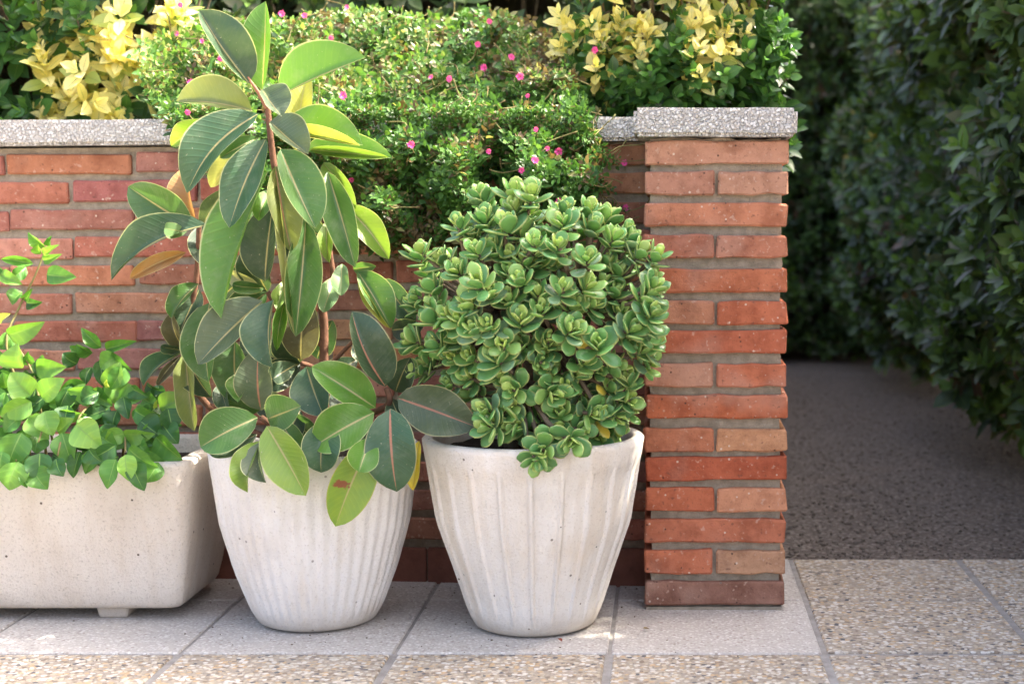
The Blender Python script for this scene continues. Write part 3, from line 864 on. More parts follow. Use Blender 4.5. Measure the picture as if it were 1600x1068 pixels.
# limbs
hubs = []
for k in range(9):
    a = k * 0.698 + 0.3
    base = Vector((C2[0] + 0.035 * math.cos(a), C2[1] + 0.035 * math.sin(a), H2 - 0.03))
    hub = Vector((JC[0] + 0.075 * math.cos(a), JC[1] + 0.075 * math.sin(a), H2 + 0.10 + 0.06 * (k % 3)))
    hubs.append((base, hub, []))
for p in tips:
    p = Vector(p)
    i = min(range(9), key=lambda q: (hubs[q][1] - p).length); hubs[i][2].append(p)
for base, hub, ends in hubs:
    mb = MB(); mid = base.lerp(hub, 0.5) + Vector((random.uniform(-.01, .01), random.uniform(-.01, .01), 0))
    mb.tube(smooth_path([base, mid, hub], 4), list(np.linspace(0.011, 0.007, 9)), 7)
    for e in ends:
        m_ = hub.lerp(e, 0.55) + Vector((random.uniform(-.012, .012), random.uniform(-.012, .012), -0.012))
        mb.tube(smooth_path([hub, m_, e], 3), list(np.linspace(0.0055, 0.0028, 7)), 5)
    mb.build("limb", M['bark_grey'], jade, True)

# ================================================================ RUBBER PLANT
RD = C1[1] - 0.03
rub = thing("rubber_plant", "tall rubber plant with large glossy oval leaves growing in the white fluted pot", "plant", (C1[0], C1[1], H1 - 0.022))
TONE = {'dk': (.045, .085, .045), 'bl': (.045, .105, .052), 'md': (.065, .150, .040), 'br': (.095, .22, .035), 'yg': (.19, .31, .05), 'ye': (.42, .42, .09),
        'ol': (.17, .21, .07), 'po': (.30, .32, .13), 'or': (.32, .18, .07), 'rd': (.26, .12, .07), 'gy': (.085, .125, .068), 'bn': (.085, .080, .045), 'pa': (.16, .28, .12), 'Y': (.58, .48, .06)}  # 'pa' is a paler green, sun glints toned into a few leaves
# base, tip, half widths left/right of the axis (px), depth offset (m), tone, bow (px), tip sign (+ = towards the viewer), true half width (m)
RL = [
((389,131),(311,16),4,46,-.01,'dk',-3,.4,.040), ((410,140),(415,2),37,15,.03,'br',4,.3,.038), ((438,151),(572,90),53,7,.0,'br',0,.6,.05),
((410,140),(441,182),35,3,-.05,'gy',0,1,.032), ((395,174),(275,158),6,42,.03,'ol',4,-.5,.042), ((462,235),(481,112),22,22,.05,'ye',0,-.4,.03),
((422,190),(482,241),36,3,-.06,'gy',0,1,.036), ((440,200),(567,227),42,6,.0,'br',-4,.5,.042), ((438,206),(563,228),17,3,-.015,'ye',-2,.5,.03),
((478,236),(614,247),30,6,.03,'md',-4,.3,.036), ((484,234),(609,246),9,8,.018,'yg',0,.3,.024),
((404,178),(292,302),21,42,-.07,'bl',12,.8,.045), ((416,217),(358,356),24,30,-.10,'bl',3,1,.036), ((419,268),(346,498),8,56,-.06,'br',4,.8,.055),
((438,233),(493,357),42,9,-.09,'md',0,1,.043), ((430,259),(455,394),34,10,-.045,'ol',0,.8,.038), ((430,263),(460,522),6,6,-.05,'po',-4,.4,.022),
((478,345),(462,526),34,16,-.04,'md',-4,.6,.042), ((414,440),(427,318),40,19,-.01,'dk',0,.3,.042), ((426,296),(404,345),14,13,.01,'br',0,.5,.025),
((512,268),(555,418),25,20,-.06,'md',-3,.8,.040), ((505,254),(557,326),16,14,.01,'yg',-4,.4,.028), ((540,322),(608,405),26,14,.0,'yg',-6,.4,.032),
((512,345),(515,410),11,10,-.01,'yg',0,.4,.022), ((535,412),(533,462),15,11,-.02,'pa',0,.6,.024), ((527,432),(505,488),16,14,.0,'pa',0,.6,.024),
((558,423),(611,513),33,5,-.02,'md',-4,.8,.038), ((560,434),(610,513),3,8,-.03,'ye',0,.8,.02), ((598,436),(650,502),22,20,.04,'bl',0,.4,.034),
((612,515),(662,510),16,18,.03,'dk',0,.6,.030), ((552,420),(588,416),9,9,.02,'md',0,.6,.02),
((302,356),(200,291),32,32,.02,'md',0,.4,.040), ((324,351),(174,438),5,40,-.04,'bl',14,.6,.042), ((292,362),(257,356),12,11,-.03,'pa',0,1,.022),
((291,394),(203,435),12,12,.02,'or',3,.3,.022), ((305,342),(290,260),31,10,.05,'or',0,-.3,.034), ((316,354),(353,294),11,14,.02,'gy',0,.5,.026),
((386,230),(329,293),15,16,.02,'po',0,-.5,.028), ((332,192),(267,228),15,17,.05,'yg',0,-.4,.030), ((405,215),(344,247),12,12,.0,'md',0,.5,.026),
((311,443),(267,497),8,20,.01,'md',3,.5,.026), ((312,452),(280,522),22,20,.04,'dk',0,.4,.030), ((288,545),(268,487),14,13,.02,'bn',0,.3,.026),
((328,472),(326,597),20,33,-.02,'md',4,.6,.040), ((411,470),(309,569),20,40,-.075,'gy',2,.9,.042), ((428,468),(427,575),10,38,-.085,'bl',4,1,.042),
((408,641),(405,542),30,26,-.05,'gy',0,.5,.036), ((367,533),(371,630),25,31,.01,'md',0,.5,.036), ((393,583),(372,628),8,22,-.03,'br',3,.6,.026),
((290,547),(304,673),16,18,.03,'ol',0,.3,.030), ((284,551),(224,603),5,20,.01,'bl',6,.6,.030), ((284,554),(246,602),10,3,.0,'bn',0,.5,.022), ((288,547),(251,541),8,8,.02,'dk',0,.6,.02),
((403,652),(313,698),26,36,-.11,'md',2,1,.040), ((402,678),(327,709),15,11,-.07,'dk',0,.8,.028), ((418,654),(470,634),30,22,-.09,'md',0,1,.034),
((417,665),(478,774),30,30,-.155,'yg',-2,.5,.036), ((406,688),(387,769),7,26,-.145,'yg',3,.5,.030), ((407,690),(416,754),4,26,-.150,'gy',2,.5,.030),
((440,660),(487,716),22,17,-.06,'md',0,.7,.030), ((510,655),(502,738),30,25,-.125,'bl',0,.5,.036), ((585,644),(489,698),28,36,-.12,'br',2,1,.040),
((610,638),(620,768),37,36,-.165,'bl',0,.4,.040), ((621,621),(745,667),38,30,-.10,'gy',-2,.7,.042), ((602,604),(550,486),6,43,-.08,'dk',-4,.4,.042),
((587,637),(487,572),14,35,-.09,'br',3,.6,.038), ((479,572),(506,650),25,32,-.05,'bl',0,.8,.036), ((470,562),(479,465),26,30,.0,'bn',0,.3,.036),
((463,569),(426,592),14,18,-.02,'dk',0,.8,.028), ((450,452),(432,548),14,5,-.03,'br',0,.5,.026), ((446,438),(433,484),10,9,-.02,'yg',0,.6,.02),
((579,691),(524,822),34,26,-.165,'yg',2,.3,.036), ((581,684),(561,737),23,20,-.17,'br',0,.6,.030), ((655,688),(645,766),9,12,-.13,'Y',0,.3,.022),
((612,622),(634,662),14,14,-.04,'dk',0,.6,.026), ((618,612),(641,558),20,22,-.02,'dk',0,.4,.030), ((530,598),(556,652),20,20,-.02,'dk',0,.5,.030),
((415,450),(363,445),10,10,.0,'md',0,.6,.022), ((410,455),(358,424),14,14,.02,'po',0,-.4,.026), ((345,598),(356,642),12,12,.02,'dk',0,.5,.024),
# leaves further in, filling the middle
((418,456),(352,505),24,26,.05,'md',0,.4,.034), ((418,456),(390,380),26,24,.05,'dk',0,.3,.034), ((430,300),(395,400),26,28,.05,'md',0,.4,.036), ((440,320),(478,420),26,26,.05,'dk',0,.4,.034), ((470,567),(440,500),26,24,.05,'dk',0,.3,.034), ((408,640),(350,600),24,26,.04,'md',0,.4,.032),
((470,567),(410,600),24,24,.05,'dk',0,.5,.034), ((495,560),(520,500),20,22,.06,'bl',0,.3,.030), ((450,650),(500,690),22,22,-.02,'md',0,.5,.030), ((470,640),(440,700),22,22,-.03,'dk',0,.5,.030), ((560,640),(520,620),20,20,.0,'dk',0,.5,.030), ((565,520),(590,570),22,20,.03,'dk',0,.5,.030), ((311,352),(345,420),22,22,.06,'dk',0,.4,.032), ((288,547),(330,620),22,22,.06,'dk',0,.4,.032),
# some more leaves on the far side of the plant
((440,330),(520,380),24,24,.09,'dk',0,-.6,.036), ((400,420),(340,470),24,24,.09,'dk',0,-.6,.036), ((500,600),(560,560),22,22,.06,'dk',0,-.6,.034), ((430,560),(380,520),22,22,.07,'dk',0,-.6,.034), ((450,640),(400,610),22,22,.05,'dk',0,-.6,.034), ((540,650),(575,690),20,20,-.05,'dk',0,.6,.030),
]
NODES = {'a': (419,205,0), 'a2': (430,250,0), 'b': (418,456,0), 'c': (408,652,-.05), 'd': (606,632,-.06), 'e': (470,567,0), 'f': (311,352,.02), 'g': (288,547,.03), 'h': (520,425,.0), 'i': (500,300,.02), 'j': (565,520,.01)}
RED = {(621,621), (602,604), (610,638), (408,641), (430,259), (305,342)}
def prof_ficus(v):
    w = math.sin(math.pi * v ** 0.92) ** 0.62 if 0 < v < 1 else 0.0
    if v > 0.90: w = min(w, math.sin(math.pi * 0.90 ** 0.92) ** 0.62 * ((1 - v) / 0.10) ** 0.8)
    return w
def px_leaf(base, tip, wl, wr, off, tone, bow, ts, hw, D0, lmin, prof=prof_ficus, nu=5, nv=14, tonev=0.1, arch=0.012, wave=0.003):
    B_ = P(*base, D0 + off)
    Lp = math.hypot(tip[0] - base[0], tip[1] - base[1]) * D0 / F
    Lt = max(Lp * 1.04, lmin)
    dz = min(0.085, math.sqrt(max(0, Lt * Lt - Lp * Lp))) * ts
    T_ = P(*tip, D0 + off - dz)
    ax = Vector((tip[0] - base[0], 0, -(tip[1] - base[1]))).normalized()
    Rv = Vector((ax.z * 1.0, 0, -ax.x))                  # clockwise side in the picture
    k = D0 / F
    tow = Vector((0, -1, 0))
    V, UV = [], []
    sd = random.uniform(0, 50)
    for j in range(nv + 1):
        v = j / nv
        w = prof(v)
        c = B_.lerp(T_, v) + Rv * (bow * k * math.sin(math.pi * v)) + tow * (arch * 4 * v * (1 - v))
        for i in range(-nu, nu + 1):
            u = i / nu
            pw = (wr if u > 0 else wl) * k
            zz_ = math.sqrt(max(0, hw * hw - pw * pw)) * 0.75
            a = abs(u)
            lat = Rv * (math.copysign(1, u) * pw * w * (a ** 0.95)) if u else Vector((0, 0, 0))
            dep = tow * (w * (zz_ * a ** 1.15 + 0.10 * hw * a) + wave * math.sin(v * 9 + sd + u * 2) * a * w)
            V.append(c + lat + dep); UV.append((0.5 + 0.5 * u, v))
    n = 2 * nu + 1
    Fc = [(j * n + i, j * n + i + 1, (j + 1) * n + i + 1, (j + 1) * n + i) for j in range(nv) for i in range(n - 1)]
    return [tuple(q) for q in V], Fc, UV, B_
for idx, (b0, t0, wl, wr, off, tone, bow, ts, hw) in enumerate(RL):
    V, Fc, UV, B_ = px_leaf(b0, t0, wl * 1.06, wr * 1.06, off, tone, bow, ts, hw * 1.04, RD, 0.105, arch=random.uniform(.003, .018), wave=random.uniform(.002, .008))
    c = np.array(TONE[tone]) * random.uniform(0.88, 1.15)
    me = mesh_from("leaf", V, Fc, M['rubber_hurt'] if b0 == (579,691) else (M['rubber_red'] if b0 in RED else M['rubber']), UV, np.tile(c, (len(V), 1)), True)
    o = link("leaf", me, rub)
    # petiole to the nearest node of the stem
    nk = min(NODES, key=lambda q: math.hypot(NODES[q][0] - b0[0], NODES[q][1] - b0[1]))
    nn = NODES[nk]; e = P(nn[0], nn[1], RD + nn[2])
    if (e - B_).length > 0.004:
        tipv = Vector(V[3 * 11 + 5])
        mb = MB(); mid = e.lerp(B_, 0.6) + Vector((0, 0, 0.006))
        mb.tube(smooth_path([e, mid, B_, tipv], 3), [0.0030] * 4 + [0.0028] * 3 + [0.0022] * 2 + [0.0012], 5)
        p_ = mb.build("petiole", M['petiole'], None, True)
        p_.parent = o; p_.matrix_parent_inverse = Matrix.Translation(Vector(rub.location)).inverted()
def stem(pts, r0, r1, mat, parent, name="stem"):
    path = smooth_path([P(x, y, RD + z) for x, y, z in pts], 6)
    MB().tube(path, list(np.linspace(r0, r1, len(path))), 8).build(name, mat, parent, True)
stem([(500,706,.02), (506,640,.02), (506,560,.02), (503,480,.02), (470,380,.01), (434,280,0), (424,225,0), (418,165,0)], .0085, .0045, M['bark'], rub)
stem([(500,690,.02), (560,655,-.01), (606,632,-.06), (604,606,-.07)], .006, .0045, M['bark'], rub)
stem([(495,700,.02), (450,680,-.02), (408,652,-.05)], .006, .005, M['bark'], rub)
stem([(506,600,.02), (490,575,.01), (470,567,0)], .005, .004, M['bark'], rub)
stem([(505,540,.02), (450,500,.01), (418,456,0)], .005, .004, M['bark'], rub)
stem([(503,490,.02), (515,450,.01), (520,425,0), (500,300,.02)], .005, .004, M['bark'], rub)
stem([(506,580,.02), (540,545,.02), (565,520,.01)], .004, .003, M['bark'], rub)
stem([(490,705,.03), (360,660,.04), (300,600,.04), (288,547,.03), (306,440,.03), (311,352,.02)], .006, .004, M['bark'], rub)
MB().tube(smooth_path([P(418,168,RD), P(404,145,RD-.012), P(387,120,RD-.02)], 4), list(np.linspace(.0052, .0012, 9)), 7).build("bud", M['petiole'], rub, True)

# ================================================================ HEART-LEAVED PLANT IN THE TROUGH
HD = TC[1] - 0.035
hp = thing("heart_leaved_plant", "low plant with fresh green heart-shaped leaves spilling over the trough", "plant", (TC[0], TC[1], TZ1 - 0.03))
HT = {'l': (.13, .285, .055), 'm': (.08, .215, .04), 'd': (.042, .125, .033), 'b': (.185, .37, .075), 'y': (.40, .52, .11)}
HL = [
((34,575),(29,537),44,'b',-.06),((56,575),(102,573),32,'l',-.03),((48,618),(17,583),40,'b',-.08),((65,620),(100,592),36,'b',-.06),((157,615),(107,609),30,'l',-.04),((49,627),(2,649),32,'l',-.10),
((70,642),(83,679),33,'l',-.115),((45,651),(76,685),32,'l',-.10),((34,649),(7,674),28,'m',-.10),((34,676),(13,730),42,'m',-.13),((92,645),(135,647),22,'l',-.07),((90,674),(115,654),26,'l',-.10),
((119,663),(158,698),46,'b',-.13),((97,676),(113,725),36,'m',-.125),((63,707),(65,752),38,'d',-.155),((29,721),(15,764),38,'l',-.165),((52,732),(74,763),34,'m',-.16),((88,716),(99,743),28,'d',-.155),
((43,732),(43,761),14,'m',-.155),((4,705),(2,750),30,'m',-.155),((117,629),(76,631),28,'m',-.04),((121,568),(99,552),26,'d',.02),((144,552),(110,541),18,'m',.03),((54,568),(45,549),20,'m',.0),
((9,613),(0,647),30,'m',-.06),((13,611),(4,582),26,'m',-.04),((139,701),(160,721),26,'d',-.15),((71,385),(45,363),15,'l',.02),((79,385),(81,368),10,'m',.02),((69,399),(93,382),12,'b',.01),((65,397),(61,381),14,'l',.01),
((68,407),(96,397),14,'l',.01),((73,429),(118,433),28,'m',.0),((52,412),(4,405),16,'m',.01),((41,417),(20,434),20,'m',.03),((0,429),(34,444),20,'l',-.01),((-6,410),(12,425),16,'m',.01),((35,456),(20,476),24,'m',.02),
((39,470),(51,450),12,'m',.03),((41,472),(66,472),18,'d',.04),((12,523),(68,503),30,'l',-.03),((0,503),(16,490),14,'y',-.04),((158,543),(128,513),20,'m',.03),((165,545),(212,533),18,'m',.02),((145,551),(120,538),18,'m',.03),
((171,604),(188,566),32,'b',-.02),((172,605),(167,592),6,'y',-.03),((186,621),(225,621),34,'m',-.03),((224,621),(246,631),24,'m',-.02),((249,636),(297,619),30,'b',-.03),((247,637),(246,624),5,'y',-.04),
((211,641),(255,658),30,'m',-.07),((193,677),(241,677),26,'l',-.11),((244,682),(284,717),46,'m',-.10),((196,677),(165,687),26,'l',-.105),((201,700),(246,729),36,'m',-.145),((196,710),(202,750),26,'b',-.170),
((181,717),(168,762),30,'m',-.165),((206,722),(225,765),28,'d',-.165),((181,695),(140,717),26,'d',-.14),((158,561),(168,606),26,'d',.02),((256,654),(284,664),18,'d',-.02),((171,636),(145,662),30,'d',-.03),
((183,641),(178,672),30,'d',-.04),((229,599),(256,611),20,'d',.0),((143,573),(135,600),18,'d',.02),((22,520),(2,545),24,'m',.0),((60,600),(20,620),30,'d',-.02),((110,690),(140,670),28,'d',-.06),((30,690),(60,680),30,'d',-.06),
((-20,560),(12,560),30,'m',-.03),((-22,640),(8,660),34,'m',-.07),((-25,690),(0,715),34,'d',-.10),((-40,600),(-12,590),34,'m',-.06),((-50,680),(-25,720),34,'m',-.12),((210,690),(240,700),26,'d',-.08),((225,660),(262,690),26,'d',-.06)]
def prof_heart(v):
    if v <= 0: return 0.0
    return min(1.0, (math.sin(math.pi * min(1, v ** 0.62)) ** 0.8) if v < 1 else 0.0)
def hstem(pts, r0=.0026, r1=.0014):
    path = smooth_path([P(x, y, HD + z) for x, y, z in pts], 5)
    MB().tube(path, list(np.linspace(r0, r1, len(path))), 6).build("stem", M['stem'], hp, True)
    return path
hst = []
for pts in ([(48,735,.0), (40,640,-.03), (10,540,-.02), (30,480,.01), (55,430,.01), (70,392,.015)], [(75,735,.0), (62,630,-.06), (50,580,-.03), (20,530,-.01)], [(90,735,0), (75,660,-.09), (60,690,-.14)],
            [(170,735,.02), (165,640,-.02), (172,600,-.01), (160,548,.025)], [(190,735,.0), (195,680,-.09), (196,705,-.14)], [(215,735,.01), (235,660,-.03), (249,636,-.02)], [(120,735,.01), (120,660,-.09), (150,625,-.03)],
            [(30,735,0), (10,650,-.07), (-20,600,-.04)], [(20,735,-.02), (30,680,-.1), (25,720,-.145)], [(200,735,0), (240,690,-.08)], [(-30,735,0), (-40,650,-.06), (-30,560,-.02)], [(90,735,0), (95,690,-.12), (90,712,-.145)], [(-110,735,0), (-100,640,-.05), (-120,570,-.02)], [(-190,735,0), (-200,650,-.06), (-180,590,-.03)], [(-270,735,0), (-280,660,-.05), (-260,600,-.03)]):
    hst += hstem(pts)
rnd_h = random.Random(5)
while len(HL) < 170:
    x_, y_ = rnd_h.uniform(-60, 275), rnd_h.uniform(555, 735)
    if y_ < 600 and x_ > 120 and not (140 < x_ < 200): continue
    a_ = rnd_h.uniform(0.1, 3.0); l_ = rnd_h.uniform(30, 44)
    o_ = -0.02 - 0.12 * max(0, (y_ - 590) / 145) + rnd_h.uniform(-.01, .05)
    if y_ > 690: o_ = min(o_, -0.10)
    HL.append(((x_ - math.cos(a_) * l_ * .4, y_ - math.sin(a_) * l_ * .4), (x_ + math.cos(a_) * l_ * .6, y_ + math.sin(a_) * l_ * .6), rnd_h.uniform(22, 34), rnd_h.choice('mmdddl'), o_))
for _ in range(75):      # the same plant going on along the trough
    x_, y_ = rnd_h.uniform(-330, -40), rnd_h.uniform(565, 745)
    a_ = rnd_h.uniform(0.1, 3.0); l_ = rnd_h.uniform(34, 46); o_ = -0.02 - 0.14 * max(0, (y_ - 590) / 145) + rnd_h.uniform(-.01, .04)
    HL.append(((x_ - math.cos(a_) * l_ * .4, y_ - math.sin(a_) * l_ * .4), (x_ + math.cos(a_) * l_ * .6, y_ + math.sin(a_) * l_ * .6), rnd_h.uniform(26, 36), rnd_h.choice('mmdlb'), o_))
for (b0, t0, w, tone, off) in HL:
    if w > 12:
        w *= 1.05; t0 = (t0[0] + (t0[0] - b0[0]) * 0.04, t0[1] + (t0[1] - b0[1]) * 0.04)
    ts = random.uniform(0.3, 0.9); sk = random.uniform(-.18, .18)
    V, Fc, UV, B_ = px_leaf(b0, t0, w * (0.5 + sk), w * (0.5 - sk), off, tone, random.uniform(-2, 2), ts, max(0.016, w * 0.56 * HD / F), HD, 0.045, prof_heart, 5, 14, arch=0.006, wave=0.003)
    c = np.array(HT[tone]) * random.uniform(0.9, 1.15)
    o = link("leaf", mesh_from("leaf", V, Fc, M['heart'], UV, np.tile(c, (len(V), 1)), True), hp)
    e = min(hst, key=lambda q: (q - B_).length)
    if (e - B_).length > 0.003:
        mid = e.lerp(B_, 0.5) + Vector((0, 0, 0.004))
        p_ = MB().tube([e, mid, B_], [.0013, .0011, .0009], 5).build("petiole", M['stem'], None, True)
        p_.parent = o; p_.matrix_parent_inverse = Matrix.Translation(Vector(hp.location)).inverted()

# ================================================================ SHRUBS ON THE BED
def core_block(root, x0, x1, y0, y1, z0, z1, n=10):  # solid core added inside foliage to block light, in place of inner twigs
    b = bmesh.new(); bmesh.ops.create_cube(b, size=1)
    bmesh.ops.subdivide_edges(b, edges=b.edges[:], cuts=n, use_grid_fill=True)
    for w in b.verts:
        w.co = Vector((x0 + (w.co.x + .5) * (x1 - x0), y0 + (w.co.y + .5) * (y1 - y0), z0 + (w.co.z + .5) * (z1 - z0)))
        w.co += Vector(noise.noise_vector(w.co * 5)) * 0.05
    me = bpy.data.meshes.new("light_block_core"); b.to_mesh(me); b.free(); me.materials.append(M['core_dark'])
    o = link("light_block_core", me, root); o["kind"] = "stuff"; return o
st_t = [leaf_template(W=w_, fold=f_, droop=d_, nu=1, nv=4) for w_, f_, d_ in ((0.58, 0.35, 0.25), (0.52, 0.2, 0.4), (0.62, 0.45, 0.1), (0.56, 0.1, 0.3))]
shrub_pal = [(.05, .13, .035), (.065, .17, .035), (.10, .24, .045), (.70, .64, .20), (.78, .73, .34), (.34, .42, .10), (.035, .09, .03)]
def shrub(name, label, x0, x1, y0, y1, z0, z1, n_sh, yellow, group=None, lsize=0.043):
    root = thing(name, label, "shrub", ((x0 + x1) / 2, (y0 + y1) / 2, 0.755), group)
    L = []; tips = []
    for _ in range(n_sh):
        f = random.random()
        x, y, z = random.uniform(x0, x1), random.uniform(y0, y1), random.uniform(z0, z1)
        if f < 0.55: y = y0 + abs(random.gauss(0, 0.035))
        elif f < 0.75: z = z1 - abs(random.gauss(0, 0.04))
        elif f < 0.90: x = x1 - abs(random.gauss(0, 0.03))
        bump_ = noise.noise(Vector((x * 7, z * 7, y * 5 + 3))) * 0.05
        y += bump_
        if z > z1 - 0.12: z += 0.06 + noise.noise(Vector((x * 6, y * 6, 11))) * 0.13
        out = np.array([(x - (x0 + x1) / 2) / (x1 - x0) * 1.2, (y - (y0 + y1) / 2) / (y1 - y0) * 1.6 - 0.25, (z - z0) / (z1 - z0) * 0.9 + 0.05]) + RNG.normal(0, .3, 3)
        p = np.array([x, y, z])
        px_, py_, _d = project([p])
        yel = yellow(px_[0], py_[0])
        if random.random() < yel: col = lambda k: random.choice((3, 4, 4, 4, 3)) if k < 3 else random.choice((3, 5, 4))
        else: col = lambda k: random.choice((1, 2, 2)) if k < 1 else random.choice((0, 1, 1, 0, 6))
        shoot(L, p, out, 5, 0.013, lsize, (25, 85), col)
        tips.append(p)
    foliage(root, st_t, L, shrub_pal, M['shrub'])
    b0 = Vector(((x0 + x1) / 2, (y0 + y1) / 2 + 0.05, 0.745))
    tip_s = random.sample(tips, min(70, len(tips)))
    mb = MB()
    for p in tip_s:
        p = Vector(p); s_ = b0 + Vector(((p.x - b0.x) * 0.55, random.uniform(-.03, .08), 0))
        mb.tube(smooth_path([s_, s_.lerp(p, 0.55) + Vector((0, 0.02, 0.02)), p], 3), list(np.linspace(.005, .0016, 7)), 5)
    core_block(root, x0 + 0.08, x1 - 0.08, y0 + 0.13, y1, 0.755, z1 - 0.12, 6)
    o = mb.build("stems", M['bark_grey'], root, True); o["kind"] = "stuff"
    return root
def nz(px_, py_, s, o=0.0): return noise.noise(Vector((px_ / s, py_ / s, o)))
yl_r = lambda a, b: (0.78 if (nz(a, b, 60, 4) + (118 - b) / 95.0 - max(0, a - 1150) / 40.0) > 0.35 else 0.03)
shrub("variegated_shrub", "shrub with butter-yellow leaves massed over green ones behind the brick pier", P(868, 100, 2.95).x, P(1236, 100, 2.90).x, 2.875, 3.25, 0.79, 1.17, 520, yl_r, lsize=0.040)
yl_l = lambda a, b: (0.85 if (nz(a, b, 46, 9) + (0.56 if 60 < a < 285 else -0.6) - (0.25 if b < 10 else 0)) > 0.34 else 0.0)
shrub("variegated_shrub", "dark green shrub with scattered yellow leaves beside the flowering creeper", P(-230, 100, 3.05).x, P(285, 100, 3.0).x, 2.985, 3.35, 0.78, 1.20, 420, yl_l, lsize=0.050)

# ---------------- flowering creeper hanging over the coping
crp = thing("flowering_creeper", "small-leaved creeper with magenta flowers draped over the wall coping", "plant", (P(600, 200, 2.8).x, 2.9, 0.755))
ct = [leaf_template(W=w_, fold=f_, droop=d_, nu=1, nv=3, p1=0.8) for w_, f_, d_ in ((0.62, 0.3, 0.2), (0.52, 0.4, 0.35), (0.7, 0.2, 0.1))]
cpal = [(.085, .195, .042), (.06, .150, .036), (.125, .25, .055), (.19, .28, .085), (.042, .105, .03), (.19, .14, .075), (.13, .095, .05), (.27, .26, .12)]
top_edge = [(225, 70), (260, 30), (330, 28), (420, 30), (520, 14), (600, 12), (680, 30), (760, 10), (820, 24), (860, 55), (890, 95), (912, 150), (925, 195)]
bot_edge = [(225, 110), (240, 160), (262, 190), (290, 215), (330, 260), (400, 330), (520, 372), (600, 388), (680, 392), (740, 372), (800, 345), (850, 335), (900, 318), (930, 290)]
def ylim(e, x): return float(np.interp(x, [q[0] for q in e], [q[1] for q in e]))
DF = lambda y: float(np.interp(y, [0, 40, 100, 150, 185, 215, 260, 320, 400], [3.06, 2.98, 2.86, 2.775, 2.70, 2.665, 2.645, 2.655, 2.685]))
CL, ctips, made = [], [], 0
while made < 3700:
    x = random.uniform(225, 928); y = random.uniform(8, 392)
    ta, tb = ylim(top_edge, x), ylim(bot_edge, x)
    if not (ta < y < tb): continue
    bl = nz(x, y, 62, 2) * 0.12 + nz(x, y, 25, 8) * 0.06
    deep = random.random()
    d_ = DF(y) + bl + (deep ** 2) * 0.05
    if 165 < y < 235: d_ = min(d_, 2.685)
    if d_ < 2.575: d_ = 2.575 + random.random() * 0.02
    p = np.array(P(x, y, d_))
    dry = nz(x, y, 70, 5)
    low = (y - 300) / 90 if y > 300 else 0
    woody = 0.8 if (760 < x < 880 and 30 < y < 120 and dry > -0.15) else 0
    pd = max(0.03, min(0.9, 0.03 + max(0, dry) * 0.3 + max(0, low) * 0.75 * (1 if x < 760 else 0.4) + woody * 0.6 + deep * deep * 0.25))
    top = y < 150
    if random.random() < pd: col = lambda k: random.choice((5, 6, 6, 7))
    elif top and x < 700 or (760 < x and y < 140): col = lambda k: random.choice((3, 2, 3, 0, 7)) if k < 2 else random.choice((0, 2, 1))
    else: col = lambda k: random.choice((2, 0, 0)) if k < 2 else random.choice((0, 1, 4, 1))
    out = np.array([RNG.normal(0, .45), -0.75 + RNG.normal(0, .3), 0.45 + RNG.normal(0, .4)])
    shoot(CL, p, out, random.choice((3, 4, 5)), 0.0090, random.uniform(0.012, 0.019), (35, 80), col, shrink=0.6)
    made += 1
    if random.random() < 0.1: ctips.append(p)
for (x, y) in ((948,240),(965,255),(935,320),(940,280),(955,300),(945,345),(972,330),(890,330),(870,318),(930,215)):
    for _ in range(3):
        p = np.array(P(x + random.uniform(-8, 8), y + random.uniform(-8, 8), 2.66)); ctips.append(p)
        shoot(CL, p, np.array([0.7, -0.4, random.uniform(-.5, .4)]), 5, 0.008, 0.012, (35, 80), lambda k: random.choice((0, 1, 4)))
foliage(crp, ct, CL, cpal, M['creeper'], n_parts=0)
# trailing stems, inside the mat of leaves
mb = MB()
for p in ctips:
    p = Vector(p)
    a_ = random.uniform(0, 6.28); L_ = random.uniform(0.03, 0.07)
    e_ = p + Vector((math.cos(a_) * L_, 0.022, math.sin(a_) * L_ * 0.6 + 0.01))
    mb.tube(smooth_path([e_, p.lerp(e_, 0.5) + Vector((random.uniform(-.01, .01), 0.012, random.uniform(-.01, .01))), p], 3), list(np.linspace(.0016, .0009, 7)), 4)
o = mb.build("trailing_stems", M['stem'], crp, True); o["kind"] = "stuff"
# flowers
def flower_mesh(seed):
    rnd = random.Random(seed); V, Fc, UV = [], [], []
    n = 26
    for k in range(n):
        a = 2 * math.pi * k / n + rnd.uniform(-.1, .1); el = rnd.uniform(0.15, 0.7)
        d = Vector((math.cos(a) * math.cos(el), math.sin(a) * math.cos(el), math.sin(el)))
        s_ = Vector((-math.sin(a), math.cos(a), 0)) * 0.0009
        L = rnd.uniform(0.006, 0.0085); b_ = len(V)
        V += [d * 0.001 - s_ * .6, d * 0.001 + s_ * .6, d * L * .7 + s_, d * L, d * L * .7 - s_]; UV += [(0.3, 0), (0.7, 0), (0.8, .7), (.5, 1), (.2, .7)]
        Fc.append(tuple(b_ + i for i in range(5)))
    col = np.tile(np.array((0.74, 0.11, 0.40)) * rnd.uniform(0.8, 1.15), (len(V), 1))
    return mesh_from("flower", [tuple(q) for q in V], Fc, M['flower'], UV, col)
fm = [flower_mesh(s) for s in range(5)]
FL = [(282,8),(276,53),(345,92),(299,131),(316,65),(294,176),(542,12),(476,25),(440,22),(518,60),(765,34),(746,70),(799,90),(757,107),(813,120),(674,121),(703,124),(825,150),(850,170),(838,203),(642,226),(764,237),(855,232),(873,237),(836,251),(815,267),(873,315),(976,255),(977,325),(549,281),(930,79),(536,150)]
